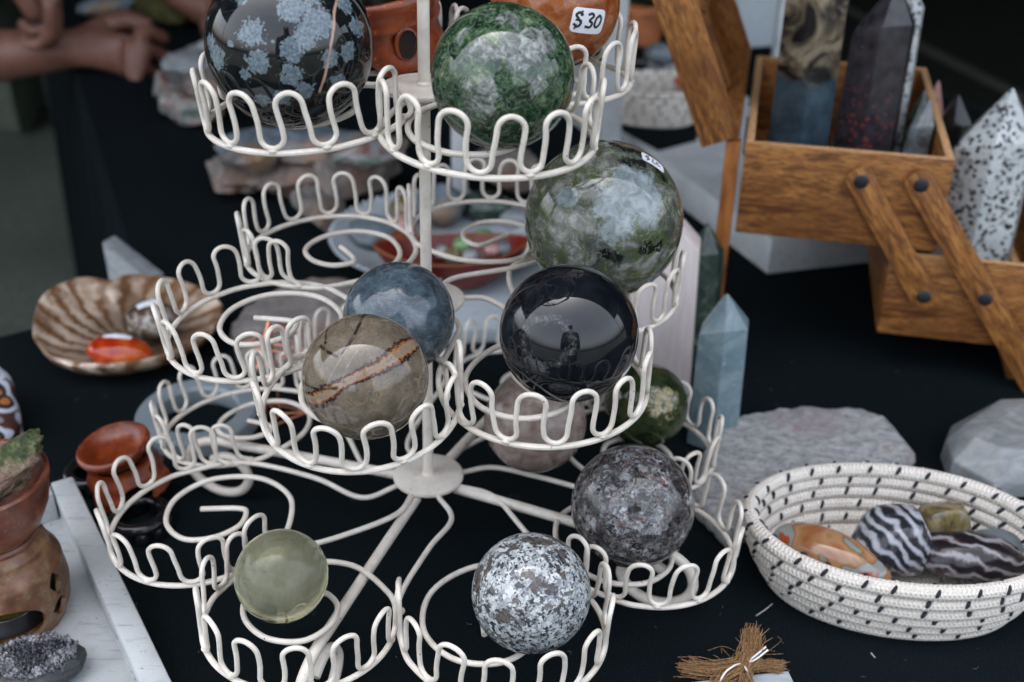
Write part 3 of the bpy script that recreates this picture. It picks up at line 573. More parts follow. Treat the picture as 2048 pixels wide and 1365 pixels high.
# ------------------------------------------------------------------ polished balls
BASIS = Matrix((CAM_R, CAM_U, -CAM_W)).transposed()     # how the balls were turned when set down
BV, BF = unit_ico(5)
BVN = np.array([v[:] for v in BV])
FV, FF = unit_ico(7); FVN = np.array([v[:] for v in FV])
def sp(x, y):
    d = x * x + y * y
    if d > .98: s = math.sqrt(.98 / d); x, y, d = x * s, y * s, .98
    return (x, y, math.sqrt(1 - d))
def ball(name, mat, c, r, label, blobs=None, lines=None, pale=None, seed=1):
    fine = lines is not None; BVN = FVN if fine else globals()['BVN']
    me = bpy.data.meshes.new(name); me.from_pydata([v[:] for v in (FV if fine else BV)], [], FF if fine else BF); me.shade_smooth()
    me.materials.append(MATS[mat])
    def field(nm, arr): me.attributes.new(nm, 'FLOAT', 'POINT').data.foreach_set('value', arr.astype(np.float32))
    if blobs is not None:
        D = np.full(len(BVN), 9.)
        for x, y, rr in blobs:
            p = np.array(sp(x, y)); D = np.minimum(D, np.linalg.norm(BVN - p, axis=1) / rr)
        rnd = random.Random(seed)
        for _ in range(len(blobs)):
            p = np.array(V((rnd.gauss(0, 1), rnd.gauss(0, 1), -abs(rnd.gauss(0, 1)))).normalized()[:]); D = np.minimum(D, np.linalg.norm(BVN - p, axis=1) / rnd.uniform(.08, .2))
        field('fl', D)
    def lfield(L):
        D = np.full(len(BVN), 9.)
        for ln in L:
            P = [np.array(sp(*q)) for q in ln]
            for a, b in zip(P, P[1:]):
                ab = b - a; t = np.clip(((BVN - a) @ ab) / (ab @ ab + 1e-9), 0, 1); D = np.minimum(D, np.linalg.norm(BVN - (a + t[:, None] * ab), axis=1))
        return D
    if lines is not None: field('vein', lfield(lines))
    if pale is not None: field('pale', lfield(pale))
    o = bpy.data.objects.new(name, me); COL.objects.link(o)
    o.matrix_basis = Matrix.Translation(c) @ (BASIS @ Matrix.Scale(r, 3)).to_4x4()
    return tag(o, label, 'stone ball', 'polished stone balls on the wire stand')
def sticker(parent, x, y, w, h, ang, strokes, lift=1.004, name='price_sticker', zc=None):
    """paper label hugging the ball, pen strokes on it (unit ball space)"""
    n = V(sp(x, y)) if zc is None else V((x, y, zc)).normalized()
    up = V((0, 1, 0)); up = (up - n * up.dot(n)).normalized(); rt = up.cross(n)
    ca, sa = math.cos(ang), math.sin(ang); e1 = rt * ca + up * sa; e2 = up * ca - rt * sa
    pos = lambda a, b, l: (n + e1 * a + e2 * b).normalized() * l
    out = []; rc = min(w, h) * .18
    for cx, cy, a0 in ((w / 2 - rc, h / 2 - rc, 0), (-w / 2 + rc, h / 2 - rc, 90), (-w / 2 + rc, -h / 2 + rc, 180), (w / 2 - rc, -h / 2 + rc, 270)):
        for k in range(6): a = rad(a0 + 18 * k); out.append((cx + rc * math.cos(a), cy + rc * math.sin(a)))
    dense = []
    for i, p0 in enumerate(out):
        p1 = out[(i + 1) % len(out)]; k = max(1, int(math.hypot(p1[0] - p0[0], p1[1] - p0[1]) / .04))
        dense += [(p0[0] + (p1[0] - p0[0]) * j / k, p0[1] + (p1[1] - p0[1]) * j / k) for j in range(k)]
    out = dense; b = MB(); vs = []; m = len(out)
    for f in (0.001, .25, .5, .75, .92, 1.): vs += [pos(p[0] * f, p[1] * f, lift)[:] for p in out]
    vs += [pos(p[0], p[1], .996)[:] for p in out]
    b.add(vs, [(r * m + i, r * m + (i + 1) % m, (r + 1) * m + (i + 1) % m, (r + 1) * m + i) for r in range(6) for i in range(m)])
    s = b.build(name, 'paper', angle=60); s.parent = parent
    if strokes:
        b = MB()
        for st, wd in strokes:
            q = spline([(p[0] * w / 2, p[1] * h / 2) for p in st], 5) if len(st) > 2 else [V((st[0][0] * w / 2, st[0][1] * h / 2, 0)), V((st[1][0] * w / 2, st[1][1] * h / 2, 0))]
            b.tube([pos(p.x, p.y, lift - wd * .55) for p in q], wd, 8)
        i = b.build('handwriting', 'ink'); i.parent = s
    return s
def balls():
    q = lambda pts, c, r: [((x - c[0]) / r, -(y - c[1]) / r, *rest) for x, y, *rest in pts]
    fl = [(614, 64, 33), (645, 26, 36), (623, 6, 26), (661, 85, 36), (640, 112, 30), (614, 141, 27), (538, 108, 32), (547, 161, 28), (518, 179, 14), (459, 141, 30), (488, 18, 22), (518, 41, 16), (568, 12, 16), (705, 38, 24), (726, 76, 26), (711, 126, 24), (679, 147, 22), (609, 182, 24), (544, 222, 18), (585, 219, 20), (629, 205, 20), (494, 125, 9), (436, 59, 8), (580, 126, 5), (445, 110, 18), (690, 180, 18)]
    ball('obsidian_ball', 'snowflake_obsidian', (-.0456, -.0316, .2739), .0324, 'glossy black ball with pale grey snowflake patches, top left', [(*p, rr / 168) for p, rr in [(pp[:2], pp[2]) for pp in q(fl, (580, 88), 168)]], [[((x - 580) / 168, -(y - 88) / 168) for x, y in ((693, -10), (691, 18), (688, 60), (688, 88), (682, 125), (670, 173), (655, 205))]])
    ball('jade_ball', 'green_jade', (.0373, -.0516, .2682), .0271, 'dark green and grey mottled ball in the upper front ring', [(.25, .2, .34), (-.25, .1, .2), (.55, .3, .25), (-.3, -.45, .3), (.1, .6, .16), (.5, -.3, .15), (-.55, .35, .15)])
    b = ball('orange_ball', 'orange_calcite', (.0593, .0490, .2710), .0292, 'orange brown ball with a price sticker behind the green ball')
    S_ = [(-.42, .42), (-.6, .62), (-.78, .4), (-.6, .08), (-.45, -.2), (-.62, -.52), (-.84, -.3)]
    sticker(b, .477, -.49, .60, .38, rad(4), [([(x * 1, y) for x, y in S_], .026), ([(-.46, .78), (-.74, -.74)], .022), ([(-.98 + .2, .02), (-.42, .0)], .02),
        ([(-.12, .5), (.1, .62), (.22, .42), (.02, .08), (.2, -.12), (.1, -.45), (-.2, -.42)], .025), ([(.62, .5), (.42, .3), (.36, -.2), (.5, -.42), (.68, -.2), (.74, .25), (.6, .52), (.5, .4)], .025)])
    b = ball('labradorite_ball', 'labradorite', (.0848, .0281, .1744), .0376, 'largest ball, grey green labradorite with a price sticker near its top', [(.28, .25, .38), (.05, .1, .3), (.45, .1, .3), (.1, -.2, .25), (-.5, .2, .15)], [[(.1, .88), (.25, .8), (.5, .72)], [(.2, .62), (.42, .6)], [(.6, .55), (.7, .42)], [(-.05, -.5), (.1, -.55)], [(.45, -.42), (.6, -.4)]])
    sticker(b, .57, .66, .34, .2, rad(-38), [([(-.5, .5), (-.7, .1), (-.4, -.1), (-.6, -.6)], .013), ([(-.4, .7), (-.6, -.7)], .01), ([(0, .5), (-.1, -.4), (.15, -.5)], .012), ([(.5, .4), (.25, .1), (.4, -.4), (.6, -.1)], .012)])
    ring = [(-.33 + .33 * math.cos(a), -.12 + .33 * math.sin(a)) for a in np.linspace(.9, 6.9, 22)]
    b = ball('tourmaline_ball', 'black_tourmaline', (.0655, -.0613, .1632), .0288, 'plain glossy black ball with a pale crater mark', None, [ring, [(-.75, .3), (-.55, .2), (-.33, .2)], [(.0, .85), (.12, .87), (.25, .84)]])
    sticker(b, .80, -.56, .26, .16, rad(45), None, zc=.22)
    ball('sodalite_ball', 'blue_sodalite', (-.0069, -.0400, .1579), .0240, 'scratched dark blue ball against the centre pole')
    cc, rr = (731, 754), 127
    bd = [(614, 790, 10), (632, 797, 16), (655, 793, 19), (676, 780, 16), (695, 767, 12), (718, 756, 11), (745, 744, 13), (775, 729, 16), (800, 712, 19), (820, 697, 20), (833, 684, 12)]
    D = lambda pts: [((x - cc[0]) / rr, -(y - cc[1]) / rr) for x, y in pts]
    o = ball('septarian_ball', 'brown_septarian', (-.0156, -.0895, .1584), .0249, 'brown ball crossed by an orange and black band', None, [D([(735, 620), (731, 632), (728, 650), (722, 672), (712, 690), (700, 706)]), D([(662, 655), (664, 685)]), D([(652, 690), (672, 704), (690, 712)]), D([(640, 830), (648, 850)]), D([(618, 765), (650, 776), (690, 772)])], [D([(722, 672), (705, 705), (690, 730), (672, 762)]), D([(730, 700), (712, 730), (700, 762)])])
    P = np.array([sp(*p) for p in D([q_[:2] for q_ in bd])]); Wd = [q_[2] / rr for q_ in bd]; BVN = FVN; F = np.full(len(BVN), 9.)
    for a, b_, wa, wb in zip(P, P[1:], Wd, Wd[1:]):
        ab = b_ - a; tt = np.clip(((BVN - a) @ ab) / (ab @ ab), 0, 1); F = np.minimum(F, np.linalg.norm(BVN - (a + tt[:, None] * ab), axis=1) / (wa + (wb - wa) * tt))
    o.data.attributes.new('fl', 'FLOAT', 'POINT').data.foreach_set('value', F.astype(np.float32))
    ball('smoky_ball', 'smoky_quartz', (.0544, .0155, .0667), .0262, 'pinkish grey smoky quartz ball under the black ball')
    ball('green_cream_ball', 'green_cream', (.1151, .0485, .0562), .0227, 'dark green ball with cream patches in front of the pink white block', [(.25, .1, .5), (.45, .3, .3), (.1, -.1, .25)])
    ball('speckled_ball', 'speckle_dark', (.0992, -.0491, .0640), .0287, 'dark grey speckled ball with rust flecks in the lower right ring')
    ball('granite_ball', 'granite_white', (.0514, -.1097, .0650), .0251, 'white and black granite ball in the lowest front ring')
    ball('prehnite_ball', 'pale_prehnite', (-.0554, -.0998, .0637), .0200, 'small pale green translucent ball in the lower left front ring')
balls()

# ------------------------------------------------------------------ things on the table
CAM_P = V((0.0420, -0.47685, 0.40135))
def at(px, py, z=0.0):
    """point of the place at height z (survey numbers taken from the photograph, 2048 wide)"""
    d = CAM_W + CAM_R * ((px - 1024) / 2315.1) - CAM_U * ((py - 682.5) / 2315.1)
    return CAM_P + d * ((z - CAM_P.z) / d.z)
def aty(px, py, y):
    d = CAM_W + CAM_R * ((px - 1024) / 2315.1) - CAM_U * ((py - 682.5) / 2315.1)
    return CAM_P + d * ((y - CAM_P.y) / d.y)

def rope_basket(c, a, b, ang, coils, rr, taper, label, seed, group):
    root = thing('rope_basket', c, label, 'basket', group); c = V(c); R3 = rotz(ang); rnd = random.Random(seed)
    def oval(i, f): return [c + R3 @ V((a * f * math.cos(t), b * f * math.sin(t), rr + i * rr * 1.74 + .0004 * math.sin(3 * t + i))) for t in np.linspace(0, 2 * math.pi, 97)[:-1]]
    st = MB(); wt = MB()
    for i in range(coils):
        f = taper + (1 - taper) * math.sin((i / (coils - 1)) * math.pi / 2) if coils > 1 else 1
        P = oval(i, f); MB().tube(P + [P[0], P[1]], rr, 14, cap=False, uv=True).build('rope_coil', 'cotton_rope', root)
        per = sum((P[j] - P[j - 1]).length for j in range(len(P))); n = int(per / (rr * 3.9)); n += n % 2
        for k in range(n):
            t = 2 * math.pi * (k + (i * .42) % 1 + rnd.uniform(-.2, .2)) / n
            p = c + R3 @ V((a * f * math.cos(t), b * f * math.sin(t), rr + i * rr * 1.74)); tg = (R3 @ V((-a * math.sin(t), b * math.cos(t), 0))).normalized(); out = V((tg.y, -tg.x, 0))
            for w0, w1 in ((.05, 1.1), (2.0, 3.0)):
                w0 += rnd.uniform(-.15, .15); q = [p + (out * math.cos(w) + V((0, 0, 1)) * math.sin(w)) * (rr * 1.02) + tg * (.5 * rr * (w - w0)) for w in np.linspace(w0, w1, 6)]
                st.tube(q, [rr * x for x in (.14, .24, .27, .26, .22, .13)], 6)
                if rnd.random() < .5: wt.tube([x + tg * rr * .5 for x in q], rr * .09, 5)
    tag(st.build('stitching', 'black_thread', root), kind='stuff'); tag(wt.build('loose_thread', 'white_thread', root), kind='stuff')
    for k in range(1, 6):
        P = [c + R3 @ V((max(.004, a * taper - k * rr * 1.9) * math.cos(t), max(.002, b * taper - k * rr * 1.9) * math.sin(t), rr)) for t in np.linspace(0, 2 * math.pi, 49)[:-1]]
        MB().tube(P + [P[0], P[1]], rr, 10, cap=False, uv=True).build('floor_coil', 'cotton_rope', root)
    return root
def baskets():
    g = 'coiled rope baskets'
    rope_basket((.2345, -.0285, 0), .0728, .0468, rad(-8), 6, .0038, .82, 'large oval white rope basket with black stitching, holding tumbled stones', 3, g)
    c = at(1312, 172, .062); rope_basket((c.x, c.y, .031), .044, .036, rad(-8), 6, .0033, .86, 'small blurred rope basket behind the stand, left of the wooden box', 5, g)
    T = 'tumbled stones in the large rope basket'
    tag(lump('tumbled_stone', 'amber_grey', at(1665, 1115, .022), (.030, .0135, .0125), (.25, .1, rad(-32)), 4, .05, 1.2, 1), 'orange and grey oval stone at the left of the large basket', 'stone', T)
    tag(lump('tumbled_stone', 'zebra', at(1785, 1085, .026), (.021, .0185, .020), (.2, -.4, rad(25)), 4, .10, 1.3, 2, facet=4), 'grey and white striped stone in the middle of the large basket', 'stone', T)
    tag(lump('tumbled_stone', 'smoky_agate', at(1880, 1052, .024), (.0145, .0125, .015), (0, .2, .3), 4, .10, 1.2, 3, power=2.5, facet=7), 'small smoky brown stone at the back of the large basket', 'stone', T)
    tag(lump('tumbled_stone', 'zebra_dark', at(1945, 1118, .022), (.028, .016, .0125), (0, .1, rad(-6)), 4, .10, 1.3, 4, facet=5), 'dark striped stone at the right of the large basket', 'stone', T)
    tag(lump('tumbled_stone', 'slate_stone', at(1985, 1098, .020), (.016, .011, .0095), (0, 0, .2), 4, .06, 1.2, 6), 'slate grey stone half hidden behind the dark striped one', 'stone', T)
    T = 'stones in the small rope basket'
    for px, py, m, sz, l in ((1275, 125, 'glazed_black', .011, 'round black stone in the small blurred basket'), (1322, 108, 'slate_stone', .017, 'largest grey stone in the small blurred basket'), (1340, 145, 'grey_pebble', .011, 'pale pebble in the small blurred basket'), (1368, 165, 'carnelian', .010, 'red stone in the small blurred basket')):
        p = at(px, py, .060); tag(lump('basket_stone', m, p, (sz, sz * .85, sz * .7), (0, 0, px), 3, .1, 1.4, px), l, 'stone', T)
        if sz > .015: pass
baskets()

def front_left():
    # white wooden tray
    d = V((.533, -.846, 0)); n = V((-.846, -.533, 0)); C0 = V((-.1935, .0235, 0)); root = thing('white_tray', C0, 'white painted wooden tray with scuffed rim at the lower left', 'tray')
    M = Matrix((d, n, V((0, 0, 1)))).transposed()
    def plank(nm, u0, u1, v0, v1, z0, z1, mat='white_wood', bev=.0015):
        b = MB(); b.box(((u0 + u1) / 2, (v0 + v1) / 2, (z0 + z1) / 2), (u1 - u0, v1 - v0, z1 - z0))
        b.v = [(M @ V(p) + C0)[:] for p in b.v]; return b.build(nm, mat, root, bevel=bev, loc=C0)
    plank('base_board', .003, .30, .003, .22, .001, .006)
    plank('far_wall', 0, .0118, .0125, .22, .0, .0225)
    # right wall with a handle slot: two rails and end blocks
    plank('side_rail', .0, .30, 0, .012, .0150, .0225); plank('side_rail', .0, .30, .0004, .0116, 0, .0075, bev=.0004); plank('side_block', .0, .118, .0004, .0116, .0076, .0149, bev=.0004); plank('side_block', .172, .30, .0004, .0116, .0076, .0149, bev=.0004)
    # oil burner
    bc = V((-.1935, -.0655, .006)); root = thing('oil_burner', bc, 'rust brown soapstone oil burner with a bowl, standing in the white tray', 'oil burner')
    def pot(name, prof, holes, mat, parent, c, seg=160, rows=90, th=.0022, M=None, scallop=None):
        """turned stone wall with openings cut through it"""
        zs = [p[1] for p in prof]; b = MB(); vs = []; z0, z1 = zs[0], zs[-1]
        def rad_at(z):
            for (ra, za), (rb, zb) in zip(prof, prof[1:]):
                if za <= z <= zb + 1e-9:
                    t = (z - za) / (zb - za) if zb > za else 0; t = t * t * (3 - 2 * t); return ra + (rb - ra) * t
            return prof[-1][0]
        P = []
        for j in range(rows + 1):
            z = z0 + (z1 - z0) * j / rows
            for i in range(seg): P.append([2 * math.pi * i / seg, z])
        def dist(p):
            m = 9.
            for (ha, hz, wa, wz, pw) in holes:
                da = (p[0] - ha + math.pi) % (2 * math.pi) - math.pi; m = min(m, (abs(da / wa) ** pw + abs((p[1] - hz) / wz) ** pw) ** (1 / pw))
            return m
        keep = []
        for j in range(rows):
            for i in range(seg):
                i2 = (i + 1) % seg; f = (j * seg + i, j * seg + i2, (j + 1) * seg + i2, (j + 1) * seg + i)
                cen = [2 * math.pi * (i + .5) / seg, z0 + (z1 - z0) * (j + .5) / rows]
                if dist(cen) > 1: keep.append(f)
        cnt = {}
        for f in keep:
            for k in f: cnt[k] = cnt.get(k, 0) + 1
        for k, p in enumerate(P):
            if k in cnt:
                for (ha, hz, wa, wz, pw) in holes:
                    da = (p[0] - ha + math.pi) % (2 * math.pi) - math.pi; dd = (abs(da / wa) ** pw + abs((p[1] - hz) / wz) ** pw) ** (1 / pw)
                    if (dd < 1 or cnt[k] < 4) and .5 < dd < 1.6: p[0] = ha + da / dd; p[1] = hz + (p[1] - hz) / dd
        inner = len(P)
        vs = []
        for off in (0, th):
            for a, z in P:
                r_ = rad_at(min(max(z, z0), z1)) - off; q = V((r_ * math.cos(a), r_ * math.sin(a), z)); vs.append(((M @ q if M else q) + V(c))[:])
        fs = keep + [tuple(k + inner for k in f[::-1]) for f in keep]
        ec = {}
        for f in keep:
            for a, b2 in zip(f, f[1:] + f[:1]): ec[(a, b2)] = 1
        for (a, b2) in list(ec):
            if (b2, a) not in ec: fs.append((b2, a, a + inner, b2 + inner))
        b.add(vs, fs); return b.build(name, mat, parent, loc=c, angle=40)
    H = math.pi
    pot('body', [(.0225, 0), (.0262, .010), (.0272, .020), (.0262, .032), (.0215, .043), (.0172, .049), (.0178, .052)],
        [(rad(-72), .0125, .66, .0120, 2.2), (rad(-14), .027, .15, .006, 1.2), (rad(-12), .013, .17, .0055, 1.2), (rad(160), .02, .3, .01, 2)], 'soap_mottle', root, bc)
    MB().lathe([(.0003, .0008), (.0225, .0), (.0225, .002), (.0003, .0025)], bc, 64).build('foot', 'soap_mottle', root)
    MB().lathe([(.0003, .056), (.012, .056), (.0215, .066), (.0262, .081), (.0272, .0825), (.0285, .0828), (.0294, .0818), (.0292, .079), (.0285, .077), (.0265, .066), (.0215, .055), (.0175, .0515), (.0165, .0500), (.0003, .0500)], bc, 96).build('bowl', 'soap_rust', root)
    MB().lathe([(.0175, .0468), (.0188, .048), (.0190, .0495), (.0182, .0508)], bc, 96).build('neck_ring', 'soap_rust', root)
    cc = bc + V((-.002, -.002, .0028)); e = thing('tea_light', cc, 'tea light with olive yellow wax inside the oil burner', 'candle')
    MB().lathe([(.0002, 0), (.0172, 0), (.0176, .0005), (.0176, .0105), (.0170, .0105), (.0170, .008), (.0002, .008)], cc, 48).build('tin_cup', 'tin', e)
    MB().lathe([(.0172, .0104), (.0179, .0107), (.0179, .0111), (.0170, .0112)], cc, 48).build('tin_rim', 'tin_rim', e); MB().lathe([(.0002, .0092), (.0168, .0090), (.0169, .0085)], cc, 48).build('wax', 'wax', e)
    p = bc + V((.002, -.004, .083)); tag(lump('mineral_specimen', 'epidote', p, (.030, .0125, .0115), (.5, -.35, rad(38)), 5, .22, 2.2, 8, octaves=6, facet=3), 'rough green and pink mineral lying in the oil burner bowl', 'mineral')
    # amethyst geode
    g = at(74, 1336, .012); root = thing('geode', (g.x, g.y, .006), 'dark amethyst geode with sparkling crystal top in the white tray', 'geode')
    lump('rind', 'geode_rind', (g.x, g.y, .0135), (.0215, .0150, .0085), (0, 0, .2), 5, .10, 1.5, 5, parent=root)
    rnd = random.Random(2); b = MB(); b_in = MB()
    for _ in range(620):
        a = rnd.uniform(0, 2 * H); rr = math.sqrt(rnd.random()) * .95; x, y = rr * math.cos(a) * .0195, rr * math.sin(a) * .0133
        edge = rr > .72; r0 = rnd.uniform(.0006, .0012) * (.8 if edge else 1.1); h = rnd.uniform(.0015, .0030); up = V((rnd.gauss(0, .4) + x * 20, rnd.gauss(0, .4) + y * 20, 1)).normalized()
        X = V((g.x, g.y, 0)) + rotz(.2) @ V((x, y, .0138 + .0078 * math.sqrt(max(0, 1 - .78 * rr * rr)) + (.0008 if edge else -.0006))); q = V((0, 0, 1)).rotation_difference(up)
        vs = [X + q @ V((r0 * math.cos(k * H / 3), r0 * math.sin(k * H / 3), -.002)) for k in range(6)] + [X + q @ V((r0 * math.cos(k * H / 3), r0 * math.sin(k * H / 3), h * .5)) for k in range(6)] + [X + q @ V((0, 0, h))]
        (b if rr > .62 + .15 * math.sin(3 * a) else b_in).add(vs, [(k, (k + 1) % 6, 6 + (k + 1) % 6, 6 + k) for k in range(6)] + [(6 + k, 6 + (k + 1) % 6, 12) for k in range(6)])
    tag(b.build('pale_crystal_crust', 'quartz_crust', root, smooth=False), kind='stuff'); tag(b_in.build('dark_crystal_crust', 'amethyst', root, smooth=False), kind='stuff')
    # small soapstone bowl on black ring stand
    sc = V((-.1675, .0345, .0)); Mt = Matrix.Rotation(rad(-10), 3, 'Y') @ Matrix.Rotation(rad(4), 3, 'X')
    root = thing('soapstone_bowl', sc + V((0, 0, .0085)), 'small orange soapstone bowl on short carved feet, left of the stand', 'bowl')
    c2 = sc + V((0, 0, .0085))
    MB().lathe([(.0002, .0225), (.010, .0232), (.0155, .0262), (.0172, .0290), (.0186, .0296), (.0197, .0287), (.0200, .0270), (.0188, .0245), (.0150, .0205), (.0110, .0175), (.0002, .0175)], c2, 72, Mt).build('dish', 'soap_orange', root)
    pot('carved_foot', [(.0235, 0), (.0230, .004), (.0205, .010), (.0175, .0185)], [(rad(a), .0035, .42, .0075, 2.0) for a in (-60, 30, 120, 210)] + [(rad(-15), .0125, .16, .003, 2)], 'soap_orange', root, c2, 120, 40, .003, Mt)
    for k, (dx, dy, r0, lab) in enumerate(((.0, .0, .0150, 'black glazed ring stand under the orange soapstone bowl'), (-.026, .012, .0120, 'black glazed ring lying beside the burner bowl'), (.012, -.026, .0130, 'black glazed ring touching the white tray corner and wire ring'))):
        cc = sc + V((dx, dy, 0)); root = thing('ring_stand', cc, lab, 'ring stand', 'black glazed ring stands')
        MB().tube([cc + V((r0 * math.cos(t), r0 * math.sin(t), .0075)) for t in np.linspace(0, 2 * H, 49)[:-1]], .0036, 14, closed=True).build('ring', 'glazed_black', root)
        for j in range(10):
            t = 2 * H * j / 10; o = MB().lathe([(.0001, .0075), (.003, .0065), (.0044, .0035), (.004, .0008), (.003, 0), (.0001, 0)], cc + V(((r0 + .001) * math.cos(t), (r0 + .001) * math.sin(t), 0)), 12).build('bead_foot', 'glazed_black', root)
    # batik pouch at the edge
    p = at(-30, 818, .016); tag(lump('batik_pouch', 'batik', p, (.018, .030, .012), (.35, .1, rad(30)), 4, .08, 1.5, 9, power=3.5), 'orange white and black patterned pouch at the left edge', 'pouch')
front_left()

def left_back():
    # banded shell-shaped dish
    c = V((-.2125, .1985, 0)); b = MB(); vs = []; sw = []; n = 120
    prof = [(.0, .0055), (.25, .0060), (.5, .0075), (.72, .0115), (.88, .0170), (.97, .0205), (1.0, .0208), (1.02, .0190), (.97, .0135), (.85, .0070), (.65, .0015), (.5, .0), (0, .0)]
    for f, z in prof:
        for i in range(n):
            a = 2 * math.pi * i / n; x, y = math.cos(a), math.sin(a)
            w = 1 - .20 * math.exp(-((a - rad(122)) / .17) ** 2) + .06 * math.cos(a - rad(150)) + .02 * math.cos(3 * a) + .006 * math.sin(13 * a + 2 * math.sin(3 * a)) * f + .01 * math.sin(5 * a)
            lift = 1 + .55 * max(0, math.cos(a - rad(165))) ** 2
            vs.append((c.x + x * .0595 * w * f, c.y + y * .060 * w * f, z * (lift if f > .3 else 1))); sw.append(a + f * .55)
    b.add(vs, [(k * n + i, k * n + (i + 1) % n, (k + 1) * n + (i + 1) % n, (k + 1) * n + i) for k in range(len(prof) - 1) for i in range(n)]); b.at['sw'] = sw
    tag(b.build('shell_dish', 'shell_agate', loc=c, angle=60), 'brown and cream banded shell shaped stone dish at the left', 'dish')
    def label_on(o, p, w, h, nrm, ang):
        nrm = V(nrm).normalized(); e1 = V((math.cos(ang), math.sin(ang), 0)); e1 = (e1 - nrm * e1.dot(nrm)).normalized(); e2 = nrm.cross(e1); b = MB(); vs = []; N = 6
        for j in range(N + 1):
            for i in range(N + 1):
                u, v = (i / N - .5), (j / N - .5); vs.append((V(p) + e1 * u * w + e2 * v * h - nrm * (u * u * w * .35 + v * v * h * .8))[:])
        b.add(vs, [(j * (N + 1) + i, j * (N + 1) + i + 1, (j + 1) * (N + 1) + i + 1, (j + 1) * (N + 1) + i) for j in range(N) for i in range(N)]); b.build('price_sticker', 'paper', o)
    p = at(240, 704, .020); o = lump('palm_stone', 'carnelian', p, (.0215, .0125, .0105), (0, .05, rad(-6)), 5, .03, 1., 1); tag(o, 'glossy red orange oval stone with a sticker in the shell dish', 'stone', 'stones in the shell dish'); label_on(o, p + V((-.001, .003, .0112)), .019, .008, (0, .12, 1), rad(-6))
    p = at(302, 642, .022); o = lump('palm_stone', 'dark_agate', p, (.0175, .0165, .0135), (0, .1, .5), 5, .04, 1., 2); tag(o, 'dark patterned oval stone with a sticker in the shell dish', 'stone', 'stones in the shell dish'); label_on(o, p + V((.001, -.001, .0145)), .016, .008, (.1, -.2, 1), rad(35))
    # grey slab, copper wire figure, frosted ring
    c = at(600, 650, 0); tag(slab('stone_slab', 'grey_slab', [(-.147, .200), (-.138, .245), (-.104, .276), (-.072, .272), (-.062, .215), (-.09, .172), (-.125, .160)], 0, .014, (c.x, c.y, 0), .002, 3), 'rough grey brown stone slab lying behind the left wire rings', 'stone slab', 'flat stone slabs on the cloth')
    base = V((-.1005, .116, .0015)); root = thing('copper_wire_figure', base, 'thin copper wire geometric figure standing inside the left rings', 'wire figure')
    topz = .068; T = base + V((0, 0, topz))
    hexp = [base + V((.019 * math.cos(rad(a + 12)), .019 * math.sin(rad(a + 12)), .052 if k % 2 else .044)) for k, a in enumerate(range(0, 360, 60))]
    foot = [base + V((.017 * math.cos(rad(a)), .017 * math.sin(rad(a)), 0)) for a in (10, 130, 250)]
    MB().tube([base, T], .0007, 8).build('stem', 'copper', root)
    for k in range(3): MB().tube([foot[k], foot[(k + 1) % 3]], .0007, 8).build('base_wire', 'copper', root); MB().tube([foot[k], base], .0007, 8).build('base_wire', 'copper', root)
    for k in range(6): MB().tube([hexp[k], hexp[(k + 2) % 6]], .0007, 8).build('star_wire', 'copper', root)
    MB().tube([hexp[1], T, hexp[4]], .0007, 8).build('brace_wire', 'copper', root)
    c = at(396, 836, .006); c.z = 0
    MBr = MB().lathe([(.0245, .0), (.0345, .0), (.0362, .002), (.0362, .0105), (.0345, .0125), (.0255, .0125), (.0240, .0105), (.0240, .002), (.0245, .0)], c, 96)
    tag(MBr.build('frosted_ring', 'frosted_resin', loc=c), 'thick translucent blue grey ring lying under the left wire rings', 'ring')
    # pale pointed slab behind the shell
    q = [at(200, 482, .075), at(338, 600, .012), at(232, 600, .012)]
    c = at(285, 595, 0); b = MB(); w = V((.006, .014, 0))
    b.add([aty(202, 484, .315)[:], aty(340, 592, .285)[:], aty(226, 610, .275)[:], (aty(202, 484, .315) + w)[:], (aty(340, 592, .285) + w)[:], (aty(226, 610, .275) + w)[:]], [(0, 1, 2), (5, 4, 3), (0, 3, 4, 1), (1, 4, 5, 2), (2, 5, 3, 0)])
    tag(b.build('pointed_slab', 'milky_quartz', bevel=.0015), 'blurred pale grey pointed slab standing behind the shell dish', 'stone slab', 'flat stone slabs on the cloth')
left_back()

